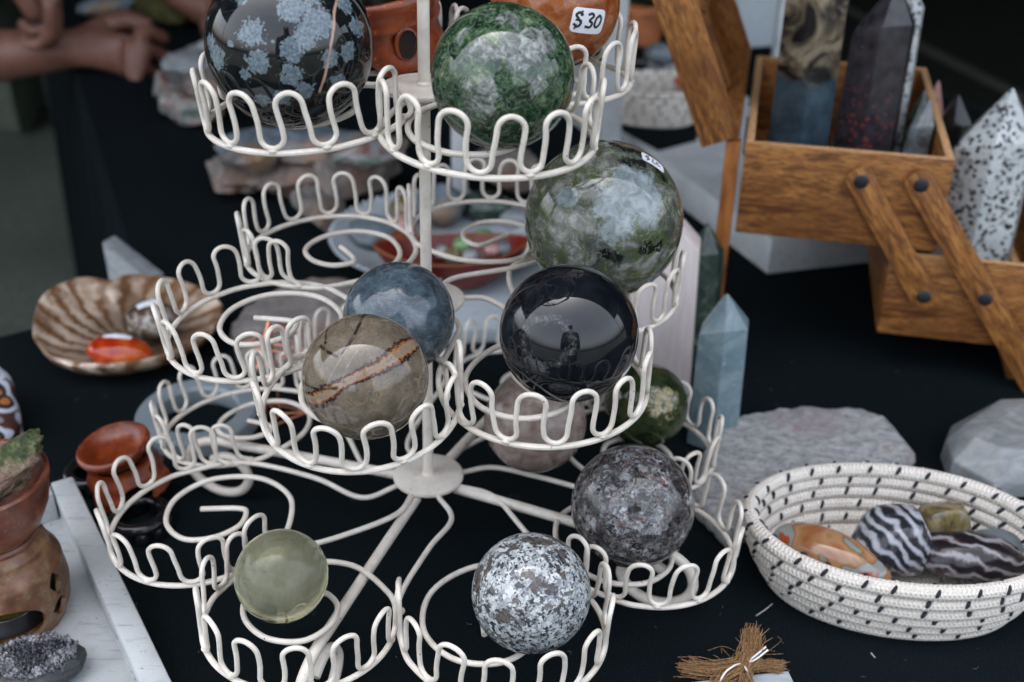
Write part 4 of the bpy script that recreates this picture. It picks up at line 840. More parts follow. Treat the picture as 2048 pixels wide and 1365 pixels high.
def middle_back():
    c = V((-.016, .322, .0)); b = MB(); n = 96; vs = []
    # board under the plate
    P = [at(872, 662, .012), at(1012, 655, .012), at(1105, 525, .012), at(905, 540, .012)]
    bb = MB(); bb.prism([p.xy[:] for p in P], .0005, .012); tag(bb.build('white_board', 'pale_wood', bevel=.001, loc=(P[0] + P[1] + P[2] + P[3]) / 4), 'pale board under the front edge of the round plate', 'board')
    b.lathe([(.0002, .0045), (.04, .0050), (.058, .0085), (.074, .0165), (.0795, .0185), (.0805, .0172), (.0775, .0145), (.06, .0060), (.04, .0), (.0002, .0)], c + V((0, 0, .0125)), 120)
    root = thing('pearly_plate', c + V((0, 0, .0125)), 'round pearly grey plate behind the middle tier', 'plate'); b.build('dish', 'pearl_plate', root)
    bd = MB()
    for k in range(72): a = 2 * math.pi * k / 72; bd.lathe([(.0001, .002), (.0017, .0012), (.0021, 0), (.0017, -.0012), (.0001, -.002)], c + V((.0798 * math.cos(a), .0798 * math.sin(a), .0310)), 8)
    tag(bd.build('beaded_edge', 'pearl_plate', root), kind='stuff')
    # boat bowl
    c2 = at(905, 525, .034); c2.z = .0185; yaw = rad(7); n = 80; vs = []; prof = [(.0, .004), (.4, .005), (.75, .014), (.93, .0245), (.97, .0255), (1.0, .0250), (.96, .0215), (.80, .009), (.5, .0), (0, 0)]
    b = MB()
    for f, z in prof:
        for i in range(n):
            t = 2 * math.pi * i / n; x = math.cos(t); y = math.copysign(abs(math.sin(t)) ** 1.25, math.sin(t)) * .46
            zz = z + (.006 * abs(x) ** 2.5 * (z / .0255)); vs.append((c2 + rotz(yaw) @ V((x * .0555 * f, y * .0555 * f, zz)))[:])
    b.add(vs, [(k * n + i, k * n + (i + 1) % n, (k + 1) * n + (i + 1) % n, (k + 1) * n + i) for k in range(len(prof) - 1) for i in range(n)])
    root = thing('boat_bowl', c2, 'dark red boat shaped bowl of pebbles on the pearly plate', 'bowl'); b.build('hull', 'red_wood', root, loc=c2)
    rim = [c2 + rotz(yaw) @ V((math.cos(t) * .0548, math.copysign(abs(math.sin(t)) ** 1.25, math.sin(t)) * .46 * .0548, .0253 + .006 * abs(math.cos(t)) ** 2.5)) for t in np.linspace(0, 2 * math.pi, 65)[:-1]]
    MB().tube(rim, .0011, 8, closed=True).build('rim', 'red_wood_rim', root)
    for px, py, m, s, l in ((925, 490, 'green_glass', .0085, 'pale green stone left of centre in the boat bowl'), (965, 478, 'green_glass', .0095, 'pale green stone at the back of the boat bowl'), (905, 512, 'smoky_agate', .0075, 'brownish pebble at the front of the boat bowl'), (940, 512, 'grey_pebble', .0065, 'small grey pebble at the front of the boat bowl'), (1012, 497, 'slate_stone', .008, 'blue grey pebble at the right tip of the boat bowl'), (985, 500, 'pink_stone', .007, 'pinkish pebble right of centre in the boat bowl'), (885, 505, 'grey_pebble', .0065, 'grey pebble at the left of the boat bowl')):
        tag(lump('pebble', m, at(px, py, .0375), (s, s * .9, s * .75), (0, 0, px), 3, .06, 1.2, px), l, 'stone', 'pebbles in the red boat bowl')
    for px, py, m, s, l in ((745, 472, 'slate_stone', (.020, .017, .011), 'blue grey lump at the left of the pearly plate'), (800, 492, 'red_wood_rim', (.023, .010, .008), 'orange brown stone lying at the front left of the pearly plate'), (805, 462, 'pink_stone', (.013, .011, .010), 'pinkish stone beside the blue grey lump on the plate'), (880, 432, 'rock_blue', (.020, .018, .016), 'dark blue rounded stone behind the centre pole'), (970, 425, 'green_dark', (.022, .015, .012), 'dark green stone at the back of the pearly plate'), (812, 425, 'smoky_agate', (.012, .012, .011), 'olive brown stone at the back left of the pearly plate'), (1040, 440, 'milky_quartz', (.016, .013, .009), 'pale stone at the right of the pearly plate')):
        o = lump('plate_stone', m, at(px, py, .026), s, (0, 0, px * .1), 4, .12, 1.4, px + 1); drop(o, .0182); tag(o, l, 'stone', 'stones on the pearly plate')
    # stacked rocks
    G = 'rocks heaped at the back'
    R = [('rock_brown', (470, 352), .0, (.034, .026, .016), 21, 'pinkish brown rock at the left bottom of the rock heap'), ('rock_brown', (590, 350), .0, (.040, .028, .018), 22, 'grey brown rock at the bottom middle of the rock heap'), ('rock_brown', (705, 345), .0, (.048, .035, .022), 23, 'large mottled rock behind the upper left ring'),
         ('rock_blue', (505, 300), .026, (.048, .030, .012), 24, 'blue grey flat rock on top at the left of the heap'), ('rock_blue', (620, 285), .030, (.050, .034, .014), 25, 'blue grey rock on top at the middle of the heap'), ('rock_mix', (735, 300), .036, (.032, .028, .013), 26, 'cream and rust rock on top at the right of the heap'), ('rock_brown', (640, 418), .0, (.040, .022, .012), 27, 'flat grey rock in front of the heap behind the back left ring'), ('rock_brown', (1010, 335), .0, (.034, .03, .02), 28, 'brown rock behind the right of the pearly plate')]
    for m, p, z, s, sd, l in R:
        q = at(p[0], p[1], z + s[2]); o = lump('rock', m, q, s, (0, 0, sd), 5, .28, 1.5, sd, octaves=5, facet=7); drop(o, z); tag(o, l, 'rock', G)
    G = 'colourful rocks at the far left of the table'
    for m, p, z, s, sd, l in [('rock_mix', (385, 205), 0, (.038, .026, .020), 31, 'mottled grey green rock at the far left of the table'), ('rock_mix', (340, 172), .0, (.022, .02, .016), 32, 'reddish rock at the far left of the table'), ('rock_brown', (420, 165), .034, (.036, .026, .012), 33, 'reddish grey rock on top of the mottled one'), ('milky_quartz', (385, 125), .040, (.034, .028, .010), 34, 'pale flat stone topping the colourful rocks'), ('milky_quartz', (440, 130), .0, (.04, .03, .03), 35, 'pale block behind the colourful rocks')]:
        q = at(p[0], p[1], z + s[2]); o = lump('rock', m, q, s, (0, 0, sd), 4, .25, 1.5, sd, facet=6); drop(o, z); tag(o, l, 'rock', G)
    # burner on the back upper ring
    c3 = V((-.0155, .049, .2435)); Mt = Matrix.Rotation(rad(-9), 3, 'Y'); root = thing('soapstone_burner', c3, 'orange brown carved soapstone burner on the back upper ring', 'oil burner')
    b = MB(); n = 120; rows = [(0.0, .0255), (.004, .0262), (.010, .0255), (.016, .0245), (.0185, .0262), (.0205, .0268), (.0225, .0262), (.0245, .0272), (.0290, .0280), (.0315, .0275), (.0320, .0262), (.0300, .0235), (.0240, .0200), (.0220, .0100), (.0215, .0002)]
    vs = []
    for z, r_ in rows:
        for i in range(n):
            a = 2 * math.pi * i / n; zz = z; rr = r_
            if z < .012: zz = z + (.0085 * max(0, math.sin(3 * a + 1.6)) ** .7) * (1 - z / .012)
            if .005 < z < .018: rr -= .0026 * max(0, math.cos(3 * (a - rad(-62)))) ** 3
            vs.append((Mt @ V((rr * math.cos(a), rr * math.sin(a), zz)) + c3)[:])
    b.add(vs, [(k * n + i, k * n + (i + 1) % n, (k + 1) * n + (i + 1) % n, (k + 1) * n + i) for k in range(len(rows) - 1) for i in range(n)]); b.build('body', 'soap_orange', root, loc=c3, angle=60)
    for ang in (-62, 58, 178):
        a = rad(ang); d = V((math.cos(a), math.sin(a), 0)); s_ = V((-d.y, d.x, 0)); hc = c3 + Mt @ (d * .0246 + V((0, 0, .0125)))
        MB().tube([hc + s_ * .0046 * math.cos(t) + V((0, 0, .0066 * math.sin(t))) + d * .0005 for t in np.linspace(0, 2 * math.pi, 33)[:-1]], .0013, 10, closed=True).build('opening_rim', 'soap_orange', root)
        bb = MB(); vs = []
        for f, o_ in ((1.0, .0006), (.9, -.0001), (.6, -.0004), (.01, -.0005)): vs += [(hc + (s_ * .0043 * math.cos(t) + V((0, 0, .0063 * math.sin(t)))) * f + d * (o_ + .0016))[:] for t in np.linspace(0, 2 * math.pi, 25)[:-1]]
        bb.add(vs, [(k * 24 + i, k * 24 + (i + 1) % 24, (k + 1) * 24 + (i + 1) % 24, (k + 1) * 24 + i) for k in range(3) for i in range(24)]); bb.build('opening_shade', 'hole_shade', root)  # dark disc on the burner wall, painted shade of a hole
    o = lump('green_stone', 'green_dark', c3 + V((-.002, .002, .038)), (.0195, .0195, .017), (0, 0, 0), 5, .04, 1.2, 41); tag(o, 'dark green polished stone sitting in the carved burner', 'stone')
middle_back()

def right_side():
    O = V((.184, .2, 0)); e1 = V((.9786, -.2056, 0)); e2 = V((.2056, .9786, 0)); M = Matrix((e1, e2, V((0, 0, 1)))).transposed()
    root = thing('cantilever_box', O + e1 * .25, 'open wooden cantilever sewing box with stepped trays, slanted arms and raised lid', 'wooden box')
    def board(nm, s0, s1, d0, d1, z0, z1, mat, par=root, bev=.0009):
        # local mesh axes follow the board so the grain runs along it
        b = MB(); b.box((0, 0, 0), (s1 - s0, d1 - d0, z1 - z0)); o = b.build(nm, mat, None, bevel=bev); o.data.materials.append(MATS['end_grain'])
        for f in o.data.polygons:
            if f.normal.z > .8 and 'panel' in nm: f.material_index = 1
        c = O + e1 * ((s0 + s1) / 2) + e2 * ((d0 + d1) / 2) + V((0, 0, (z0 + z1) / 2)); o.matrix_basis = Matrix.Translation(c) @ M.to_4x4(); attach(o, par); return o
    def tray(nm, s0, s1, z0, z1, L, d0=0.):
        e = board(nm, s0 + .0055, s1 - .0055, d0 + .0055, d0 + L - .0055, z0 + .001, z0 + .0055, 'wood_y')
        board('end_panel', s0, s1, d0, d0 + .0052, z0, z1, 'wood_x', e); board('end_panel', s0, s1, d0 + L - .0052, d0 + L, z0, z1, 'wood_x', e)
        board('side_panel', s0, s0 + .0052, d0 + .0054, d0 + L - .0054, z0, z1 - .0003, 'wood_y', e); board('side_panel', s1 - .0052, s1, d0 + .0054, d0 + L - .0054, z0, z1 - .0003, 'wood_y', e)
        return e
    tray('upper_tray', 0, .1235, .0895, .1503, .19); tray('lower_tray', .0975, .222, .0285, .0862, .19); tray('base_tray', .185, .32, .001, .058, .19, .007)
    def arm(p, q, mids=()):
        p, q = V((p[0], p[1])), V((q[0], q[1])); d = (q - p).normalized(); L = (q - p).length + .020; hw = .0083; b = MB(); poly = []
        for cx, a0 in ((L / 2 - hw * .7, -90), (-L / 2 + hw * .7, 90)):
            for k in range(7): a = rad(a0 + 30 * k); poly.append((cx + hw * .55 * math.cos(a), hw * math.sin(a)))
        b.prism(poly, -.0022, .0022); o = b.build('link_arm', 'wood_x', None, bevel=.0006)
        X = e1 * d.x + V((0, 0, d.y)); Z = -e2; Y = Z.cross(X); c = O + e1 * ((p.x + q.x) / 2) + V((0, 0, (p.y + q.y) / 2)) - e2 * .0032
        o.matrix_basis = Matrix.Translation(c) @ Matrix((X, Y, Z)).transposed().to_4x4(); attach(o, root)
        for w in (p, q, *[V(m_) for m_ in mids]):
            bc = O + e1 * w.x + V((0, 0, w.y)) - e2 * .0054; Mb = Matrix((e1, V((0, 0, 1)), -e2)).transposed()
            MB().lathe([(.0001, .0010), (.0026, .0009), (.0044, .0003), (.0048, -.0002)], bc, 10, Mb).build('bolt', 'iron', o)
    arm((.0712, .1335), (.1212, .0605)); arm((.1060, .1345), (.1990, .0065), ((.1575, .0632),))
    # lid leaning open to the left
    a = V((-.39, .921)); n2 = V((.921, .39)); P0 = V((-.0262, .1440)); Lh = .125
    def lb(nm, a0, a1, t0, t1, d0, d1, mat):
        b = MB(); b.box((0, 0, 0), (d1 - d0, t1 - t0, a1 - a0)); o = b.build(nm, mat, None, bevel=.0009); m = P0 + a * ((a0 + a1) / 2) + n2 * ((t0 + t1) / 2)
        A = e1 * a.x + V((0, 0, a.y)); B = e1 * n2.x + V((0, 0, n2.y)); c = O + e1 * m.x + V((0, 0, m.y)) + e2 * ((d0 + d1) / 2)
        o.matrix_basis = Matrix.Translation(c) @ Matrix((e2, B, A)).transposed().to_4x4(); attach(o, lid); return o
    lid = root; lid = lb('lid_panel', .004, Lh - .004, 0, .004, .0055, .1845, 'wood_z'); lb('end_board', 0, Lh, 0, .0245, 0, .0052, 'wood_z'); lb('end_board', 0, Lh, 0, .0245, .1848, .19, 'wood_z')
    lb('side_board', 0, .0052, .0042, .0245, .0054, .1846, 'wood_x'); lb('side_board', Lh - .0052, Lh, .0042, .0245, .0054, .1846, 'wood_x')
    lb('divider', .0054, Lh - .0054, .0042, .016, .092, .0965, 'wood_z'); lb('divider', .058, .0625, .0042, .0155, .0970, .1846, 'wood_x'); lb('divider', .058, .0625, .0042, .0155, .0054, .0918, 'wood_x')
    for d in (.045, .145):
        o = board('hinge', -.0012, -.0002, d - .008, d + .008, .128, .149, 'iron', lid, .0002)
    o = board('prop_leg', -.0120, -.0028, .0020, .0112, 0, .1492, 'wood_dark', root)
    # stones standing in the trays
    G = 'crystal points standing in the sewing box'
    tag(tower('crystal_point', MATS['tan_blue'], (.232, .264, .0955), (0, .02, 1), .0228, .165, .03, 6, .4, taper=.96), 'tall tan and blue crystal point in the upper tray', 'crystal point', G)
    tag(tower('crystal_point', MATS['black_red'], (.2745, .256, .0955), (.01, .02, 1), .0220, .112, .030, 6, .15, (.003, 0), taper=.92), 'black crystal point with red spots in the upper tray', 'crystal point', G)
    tag(tower('crystal_point', MATS['dalmatian'], (.303, .312, .0955), (0, .02, 1), .0185, .108, .026, 6, .2), 'white speckled crystal point behind the black and red one', 'crystal point', G)
    tag(tower('crystal_point', MATS['clear_grey'], (.2985, .236, .0955), (.08, -.02, 1), .0095, .055, .020, 6, .3), 'small clear grey crystal point at the right of the upper tray', 'crystal point', G)
    tag(tower('crystal_point', MATS['green_dark'], (.3105, .270, .0955), (.04, .0, 1), .0085, .050, .020, 6, .9), 'small dark crystal point in the right corner of the upper tray', 'crystal point', G)
    tag(tower('crystal_point', MATS['dalmatian'], (.3545, .236, .0345), (0, .02, 1), .0285, .1060, .034, 6, .12, (.004, .004), sq=.9, taper=.95), 'large white speckled crystal point in the lower tray', 'crystal point', G)
    tag(tower('crystal_point', MATS['glazed_black'], (.350, .292, .0345), (-.05, .0, 1), .0165, .096, .024, 6, .2), 'dark crystal point behind the large speckled one', 'crystal point', G)
    tag(tower('crystal_point', MATS['pink_stone'], (.3385, .315, .0345), (0, .02, 1), .0115, .094, .028, 4, .5), 'pink pyramid tip behind the upper tray corner', 'crystal point', G)
    c = O + e1 * .112 + e2 * .062 + V((0, 0, .0955)); tag(MB().lathe([(.0001, 0), (.0052, 0), (.0056, .002), (.0046, .012), (.0056, .024), (.0052, .036), (.0040, .041), (.0001, .042)], c, 24).build('wooden_peg', 'end_grain', loc=c), 'small turned wooden peg in the upper tray corner', 'peg')
    # free standing stones right of the stand
    G = 'crystal points on the cloth'
    tag(tower('crystal_point', MATS['blue_quartz'], (.1640, .0985, 0), (.0, .05, 1), .0168, .0760, .0215, 6, .35, (-.001, 0), taper=.92), 'blue grey crystal point standing right of the wire stand', 'crystal point', G)
    tag(tower('crystal_point', MATS['green_dark'], (.165, .192, 0), (0, .03, 1), .0150, .078, .022, 6, .1), 'dark green crystal point hidden behind the pink white block', 'crystal point', G)
    c = V((.136, .150, 0)); b = MB(); poly = [(-.024, 0), (.020, 0), (.0185, .098), (.0075, .1095), (-.024, .104)]
    Mx = Matrix((V((.985, -.17, 0)), V((0, .06, .998)), V((.17, .985, 0)))).transposed(); b.prism(poly, 0, .022, Mx, c); tag(b.build('selenite_block', 'selenite', bevel=.0009, loc=c), 'upright pinkish white selenite block right of the stand', 'stone block')
    c = V((.212, .058, 0)); tag(slab('stone_slab', 'lepidolite', [(.163, .089), (.186, .104), (.218, .113), (.255, .111), (.268, .1), (.274, .066), (.240, .034), (.200, .018), (.156, -.006), (.142, .026), (.152, .062)], 0, .0155, c, .0018, 5, edge=.0012, straight=True), 'rough pinkish grey stone slab behind the large rope basket', 'stone slab', 'flat stone slabs on the cloth')
    c = V((.325, .082, 0)); bm = bmesh.new(); rq = random.Random(5)
    for x, y in [(.293, .060), (.295, .080), (.304, .098), (.339, .122), (.360, .117), (.372, .08), (.345, .044), (.312, .041)]:
        q = V((x, y)); m = V((.332, .082)); bm.verts.new((q.x - c.x, q.y - c.y, .001)); w = q.lerp(m, rq.uniform(.0, .05)); bm.verts.new((w.x - c.x, w.y - c.y, rq.uniform(.009, .014))); w = q.lerp(m, rq.uniform(.22, .38)); bm.verts.new((w.x - c.x, w.y - c.y, rq.uniform(.020, .026)))
    bmesh.ops.convex_hull(bm, input=bm.verts); bmesh.ops.bevel(bm, geom=[e for e in bm.edges if e.calc_face_angle(0) > .2], offset=.0008, segments=1, affect='EDGES')
    me = bpy.data.meshes.new('quartz_chunk'); bm.to_mesh(me); bm.free(); me.materials.append(MATS['milky_quartz']); o = bpy.data.objects.new('quartz_chunk', me); o.location = c; COL.objects.link(o); tag(o, 'pale angular milky quartz chunk at the right edge', 'quartz')
    # white riser with black mat, posts
    N = V((.237, .317)); L = V((.062, .745)); R_ = N + V((.16, .042)); Bk = L + V((.16, .042)); c = V((.2, .5, 0)); b = MB(); b.prism([N[:], R_[:], Bk[:], L[:]], .0008, .030)
    tag(b.build('white_riser', 'white_wood', bevel=.001, loc=c), 'low white riser board behind the sewing box lid', 'riser')
    q = [at(1317, 302, .0305), at(1392, 282, .0305), at(1420, 160, .0305), at(1300, 150, .0305), at(1245, 200, .0305), at(1243, 262, .0305)]
    b = MB(); b.prism([p.xy[:] for p in q], .0303, .0312); tag(b.build('black_mat', 'black_cloth'), 'small black mat under the blurred rope basket', 'mat')
    for px, py, z, w, h, lab in ((1219, 292, .0304, .0175, .20, 'wide white post behind the upper right ring'), (921, 452, .0, .0125, .17, 'narrow white post behind the pearly plate'), (1552, 175, .0304, .015, .20, 'white post behind the sewing box lid')):
        p = at(px, py, z); b = MB(); b.box((p.x, p.y, z + h / 2), (w, w, h), None); b.box((p.x, p.y, z + .003), (w * 1.5, w * 1.5, .006))
        tag(b.build('white_post', 'white_wood', bevel=.0008, loc=(p.x, p.y, z)), lab, 'post', 'white display posts')
    p = at(1505, 120, .0304); bd = MB(); bd.box((p.x, p.y + .04, .085), (.06, .02, .1), rotz(.3)); tag(bd.build('white_block', 'pale_wood', bevel=.001), 'pale blurred block between lid and tan crystal point', 'block')
    # plant pots far behind
    for k, (px, py, s, lab) in enumerate(((1290, 85, .026, 'terracotta pot with green leaves, blurred at the back'), (1262, 62, .03, 'second terracotta pot with leaves, left of the other'))):
        p = at(px, py, 0); root = thing('potted_plant', p, lab, 'plant', 'pots at the back of the table')
        MB().lathe([(.0002, 0), (.7 * s, 0), (.95 * s, 1.5 * s), (1.1 * s, 1.5 * s), (1.1 * s, 1.9 * s), (.95 * s, 1.9 * s), (.9 * s, 1.6 * s), (.0002, 1.6 * s)], p, 32).build('pot', 'terracotta', root)
        rnd = random.Random(k); b = MB()
        for _ in range(60):
            d = V((rnd.gauss(0, 1), rnd.gauss(0, 1), abs(rnd.gauss(0, .8)) + .4)).normalized(); base = p + V((0, 0, 1.6 * s)); tip = base + d * s * rnd.uniform(1.6, 3.2); sd = d.cross(V((0, 0, 1))).normalized() * s * .28; m = base.lerp(tip, .6) + V((0, 0, s * .2))
            b.add([base[:], (m + sd)[:], tip[:], (m - sd)[:]], [(0, 1, 2, 3)])
        tag(b.build('foliage', 'leaf', root), kind='stuff')
    # jute bow on small board
    A, B = at(1372, 1364, .0125), at(1577, 1340, .0125); d = (B - A).normalized(); nn = V((d.y, -d.x, 0)); root = thing('wooden_tag', (A + B) / 2 - V((0, 0, .0125)), 'small whitewashed wood block with a jute and string bow, bottom edge', 'wooden block')
    b = MB(); b.prism([A.xy[:], B.xy[:], (B + nn * .035).xy[:], (A + nn * .035).xy[:]], .0005, .0125); b.build('block', 'pale_wood', root, bevel=.0012)
    K = at(1487, 1334, .0165); rnd = random.Random(7)
    def bundle(nm, P, r0, n, spread, flare):
        b = MB(); P = [V(p) for p in P]
        for _ in range(n):
            o = V((rnd.gauss(0, 1), rnd.gauss(0, 1), rnd.gauss(0, 1))) * r0
            o2 = o + V((rnd.gauss(0, 1), rnd.gauss(0, 1), rnd.gauss(0, 1))) * flare; k = rnd.uniform(.82, 1.05)
            Q = [p + o + (o2 - o) * (i / (len(P) - 1)) ** 1.5 + V((rnd.gauss(0, .0009), rnd.gauss(0, .0009), rnd.gauss(0, .0007))) * (i > 0) for i, p in enumerate(P)]; Q[-1] = Q[-2] + (Q[-1] - Q[-2]) * k
            b.tube(spline(Q, 4), [spread * (1 - .5 * j / (4 * (len(Q) - 1))) for j in range(4 * (len(Q) - 1) + 1)], 5)
        b.build(nm, 'jute', root)
    bundle('jute_tail', [K, at(1497, 1312, .020), at(1502, 1290, .023), at(1508, 1268, .026)], .0015, 170, .00024, .0017)
    bundle('jute_tail', [K, at(1440, 1342, .0155), at(1400, 1341, .0155), at(1366, 1336, .016)], .0013, 140, .00024, .0011)
    bundle('jute_tail', [K, at(1515, 1331, .0155), at(1540, 1330, .0155), at(1562, 1333, .0150)], .0012, 130, .00024, .0008)
    bundle('jute_wrap', [at(1500, 1322, .0175), at(1470, 1342, .0165), at(1440, 1368, .0145), at(1425, 1395, .0135)], .0014, 110, .00024, .0004); bundle('jute_wrap', [K, at(1492, 1355, .0155), at(1497, 1380, .014), at(1500, 1400, .0135)], .0012, 70, .00024, .0004)
    b = MB()
    for _ in range(26):
        s = K + V((rnd.gauss(0, .006), rnd.gauss(0, .003), rnd.uniform(0, .004))); e = s + V((rnd.gauss(0, .006), rnd.gauss(0, .004), abs(rnd.gauss(0, .004)))); m = s.lerp(e, .5) + V((rnd.gauss(0, .002), rnd.gauss(0, .002), .001)); b.tube(spline([s, m, e], 5), .0001, 4)
    tag(b.build('stray_fibre', 'jute', root), kind='stuff')
    for P in ([at(1532, 1294, .026), at(1505, 1316, .0215), K + V((0, 0, .0022)), at(1470, 1331, .0205), at(1450, 1346, .0195), at(1436, 1372, .0150)], [at(1536, 1300, .0255), at(1510, 1320, .0212), K + V((.0003, 0, .0020)), at(1492, 1338, .0195), at(1497, 1347, .0165)]): MB().tube(spline(P, 8), .00042, 8).build('string', 'white_thread', root)
    # lint on the cloth
    for k, P in enumerate((((1357, 1098), (1353, 1115), (1360, 1130), (1367, 1139)), ((1512, 1232), (1530, 1220), (1545, 1208)), ((1742, 1306), (1750, 1316)), ((1895, 640), (1905, 655), (1922, 660)))):
        b = MB(); b.tube(spline([at(x, y, .0008) for x, y in P], 6), .00016, 5)
        tag(b.build('lint_thread', 'white_thread'), ['curved lint thread on the cloth between stand and basket', 'fine lint thread at the left foot of the large basket', 'tiny lint thread in front of the large basket', 'lint thread on the dark cloth under the sewing box'][k], 'thread', 'lint on the cloth')
right_side()
def lint():
    rnd = random.Random(21); b = MB()
    for _ in range(150):
        x, y = rnd.uniform(-.25, .33), rnd.uniform(-.16, .2); L = rnd.uniform(.0004, .0030); a = rnd.uniform(0, 6.3); d = V((math.cos(a), math.sin(a), 0)); n = V((-d.y, d.x, 0)) * rnd.uniform(-.4, .4) * L; p = V((x, y, .0007))
        b.tube(spline([p, p + d * L * .5 + n, p + d * L], 3), rnd.uniform(.00004, .00008), 4)
    tag(b.build('lint', 'lint_fibre'), 'tiny scattered lint fibres on the black cloth', 'lint', kind='stuff')
lint()

# ------------------------------------------------------------------ people
def skin_mesh(name, mat, V_, E_, R_, parent=None, sub=2, root=0):
    me = bpy.data.meshes.new(name); me.from_pydata([v[:] for v in V_], E_, []); me.materials.append(MATS[mat])
    o = bpy.data.objects.new(name, me); COL.objects.link(o)
    m = o.modifiers.new('skin', 'SKIN'); m.use_smooth_shade = True; m.branch_smoothing = .3
    for i, d in enumerate(me.skin_vertices[0].data): d.radius = (R_[i], R_[i]) if not isinstance(R_[i], tuple) else R_[i]; d.use_root = (i == root)
    s = o.modifiers.new('sub', 'SUBSURF'); s.levels = s.render_levels = sub
    if parent is not None: attach(o, parent)
    return o
class Sk:
    def __init__(s): s.v = []; s.e = []; s.r = []
    def add(s, p, r, par=None):
        s.v.append(V(p)); s.r.append(r); i = len(s.v) - 1
        if par is not None: s.e.append((par, i))
        return i
    def chain(s, par, pts):
        for p, r in pts: par = s.add(p, r, par)
        return par
    def hand(s, par, w, fwd, side, back, curl=.6, k=1.0):
        """palm, four jointed fingers and a thumb; side points to the thumb"""
        fwd, side, back = V(fwd).normalized(), V(side).normalized(), V(back).normalized(); w = V(w)
        pm = s.add(w + fwd * .035 * k, (.020 * k, .026 * k), par); kn = s.add(w + fwd * .070 * k, (.015 * k, .030 * k), pm)
        for j, (o, L) in enumerate(((.032, .92), (.011, 1.0), (-.011, .94), (-.031, .76))):
            a = .15; p = w + fwd * (.082 - .006 * abs(j - 1.2)) * k + side * o * k; par2 = s.add(p, .0088 * k, kn); c = curl * (1 + .12 * j)
            for ln, rr in ((.040, .0086), (.026, .0080), (.021, .0068)):
                a += c; p = p + (fwd * math.cos(a) - back * math.sin(a)) * ln * L * k; par2 = s.add(p, rr * k, par2)
        t = s.add(w + fwd * .022 * k + side * .030 * k - back * .006 * k, .0135 * k, pm); t = s.add(w + fwd * .052 * k + side * .044 * k - back * .016 * k, .0115 * k, t); s.add(w + fwd * .078 * k + side * .040 * k - back * .026 * k, .0092 * k, t)
def person(label, base, face, hR, hL, trousers='trouser_cloth', shirt='dark_shirt', lean=0.0, curls=(.7, .7), H=1.66, sleeve=True, fwdR=None, fwdL=None, backs=((0, 0, 1), (0, 0, 1)), sides=None, elbows=(None, None)):
    """standing figure: base on the ground, face = facing direction, hR / hL = wrist positions"""
    B = V(base); f = V((*face, 0)).normalized(); s = V((f.y, -f.x, 0)); u = V((0, 0, 1)); k = H / 1.7; L = f * lean
    pel = B + u * .93 * k + L * .15; sp_ = B + u * 1.12 * k + L * .45; ch = B + u * 1.33 * k + L * .8; nk = B + u * 1.47 * k + L; hd = B + u * 1.56 * k + L * 1.08 + f * .03; cr = B + u * 1.66 * k + L * 1.12 + f * .02
    root = thing('person', B, label, 'person')
    b = Sk(); p0 = b.add(pel, (.15 * k, .11 * k)); p1 = b.add(sp_, (.13 * k, .095 * k), p0); p2 = b.add(ch, (.15 * k, .11 * k), p1); p3 = b.add(nk, .055 * k, p2); p4 = b.add(hd, (.082 * k, .095 * k), p3); b.add(cr, (.07 * k, .08 * k), p4)
    b.add(hd + f * .105 * k - u * .01, .014 * k, p4)
    sh = Sk(); q0 = sh.add(pel + u * .05, (.165 * k, .125 * k)); q1 = sh.add(sp_, (.15 * k, .112 * k), q0); q2 = sh.add(ch, (.165 * k, .125 * k), q1); sh.add(nk - u * .03, .065 * k, q2)
    for sg, w, cv, fw, bk, i in ((1, hR, curls[0], fwdR, backs[0], 0), (-1, hL, curls[1], fwdL, backs[1], 1)):
        w = V(w); S0 = ch + s * sg * .17 * k + u * .06 * k; mid = (S0 + w) / 2; d = w - S0; ua = .29 * k; fa = .26 * k; l = min(d.length, (ua + fa) * .995); h = math.sqrt(max(0, ua * ua - (l / 2) ** 2)) if l < ua + fa else 0
        bend = (-u * .8 + s * sg * .6); bend = (bend - d.normalized() * bend.dot(d.normalized())).normalized(); el = mid + bend * h
        if elbows[i] is not None: el = V(elbows[i])
        x = b.add(S0, .058 * k, p2); x = b.add(el, .040 * k, x); x = b.add(el.lerp(w, .45), .037 * k, x); x = b.add(w, (.026 * k, .022 * k), x)
        fw = V(fw) if fw else (w - el).normalized(); side = V(sides[i]) if sides else fw.cross(V(bk)) * sg
        b.hand(x, w, fw, side, bk, cv)
        y = sh.add(S0, .075 * k, q2); y = sh.add(S0.lerp(el, .8 if sleeve else .45), .062 * k, y)
        if sleeve == 'long': sh.add(el.lerp(w, .85), .042 * k, sh.add(el, .056 * k, y))
    body = skin_mesh('body', 'skin', b.v, b.e, b.r, root); skin_mesh('shirt', shirt, sh.v, sh.e, sh.r, root)
    tr = Sk(); t0 = tr.add(pel, (.17 * k, .13 * k))
    for sg in (1, -1):
        kn = B + s * sg * .10 * k + u * .48 * k + f * .03; an = B + s * sg * .11 * k + u * .07 * k
        t1 = tr.add(pel + s * sg * .09 * k - u * .1 * k, .10 * k, t0); t2 = tr.add(kn, .078 * k, t1); tr.add(an, .066 * k, t2)
        b2 = Sk(); a0 = b2.add(an - u * .03 - f * .03, .042 * k); a1 = b2.add(an - u * .038 * k + f * .06, .038 * k, a0); b2.add(an - u * .045 * k + f * .16, .030 * k, a1); skin_mesh('shoe', 'shoe_leather', b2.v, b2.e, b2.r, root)
    skin_mesh('trousers', trousers, tr.v, tr.e, tr.r, root)
    hr = Sk(); h0 = hr.add(hd + u * .03 - f * .03, (.088 * k, .085 * k)); hr.add(cr + u * .012 - f * .015, (.078 * k, .08 * k), h0); skin_mesh('hair', 'hair_dark', hr.v, hr.e, hr.r, root)
    return root
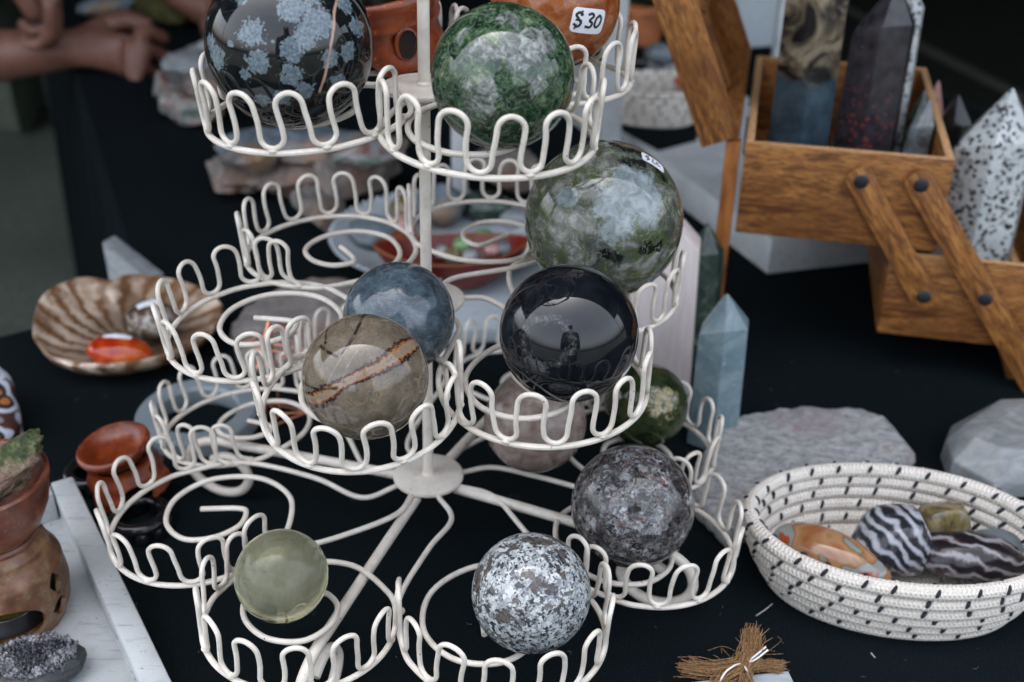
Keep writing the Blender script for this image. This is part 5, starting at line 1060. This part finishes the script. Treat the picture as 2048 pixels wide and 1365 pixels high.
def people():
    w1 = aty(150, 97, .80); w2 = aty(-6, -120, .77)
    person('person with bare arms reaching a fist over the table, upper left', (-1.42, .80, GZ), (1, 0), w2, w1, lean=.30, elbows=(aty(-300, -330, .72), aty(-270, 135, .83)), sleeve=False, curls=(.75, 1.05), fwdL=(.98, -.08, -.10), fwdR=(.62, -.05, -.75), backs=((.7, -.25, .62), (.0, -.86, .5)), sides=((.25, -.95, .1), (.05, .5, .86)))
    w3 = aty(345, -12, .98); person('person in black trousers leaning in from behind the table', (-.73, 1.80, GZ), (.45, -.9), V((-.98, 1.55, .05)), w3, lean=.42, sleeve=False, curls=(.5, .8), fwdL=(.85, -.35, -.25), backs=((0, -.5, .8), (.1, -.2, .97)))
    person('photographer in dark clothes standing in front of the table', (.06, -1.0, GZ), (0, 1), (.10, -.70, .41), (-.02, -.70, .40), lean=.10, sleeve='long', curls=(.8, .8), elbows=((.25, -.93, .22), (-.13, -.93, .22)))
    # camera body in the photographer's hands is behind the lens: not built into the view
    c = aty(385, 8, .955); o = lump('yellow_pouch', 'yellow_cloth', aty(318, 12, 1.0), (.05, .03, .018), (0, .25, -.3), 4, .15, 1.5, 3); tag(o, 'small olive yellow cloth pouch held at the top left', 'pouch')
    o = lump('grey_stone', 'rock_blue', aty(212, 12, .95), (.034, .02, .012), (0, -.1, .2), 4, .2, 1.5, 13); tag(o, 'grey stone held above the reaching fist', 'stone')
    # olive cloth covered stand far left
    p = at(52, 285, GZ); b = MB(); vs = []; n = 40
    for z in (0.02, .25, .5, .62, .64):
        for i in range(n):
            a = 2 * math.pi * i / n; r_ = .30 + .03 * math.sin(7 * a) * (1 - z / .64); sq = 1 / max(abs(math.cos(a)), abs(math.sin(a))) ** .7; r_ *= sq * (.98 if z < .63 else .9); vs.append((p.x - .30 + r_ * math.cos(a), p.y + .30 + r_ * math.sin(a), GZ + z))
    b.add(vs, [(r * n + i, r * n + (i + 1) % n, (r + 1) * n + (i + 1) % n, (r + 1) * n + i) for r in range(4) for i in range(n)] + [tuple(4 * n + i for i in range(n))])
    tag(b.build('draped_stand', 'olive_cloth'), 'olive green cloth draped stand at the far left', 'draped table')
people()
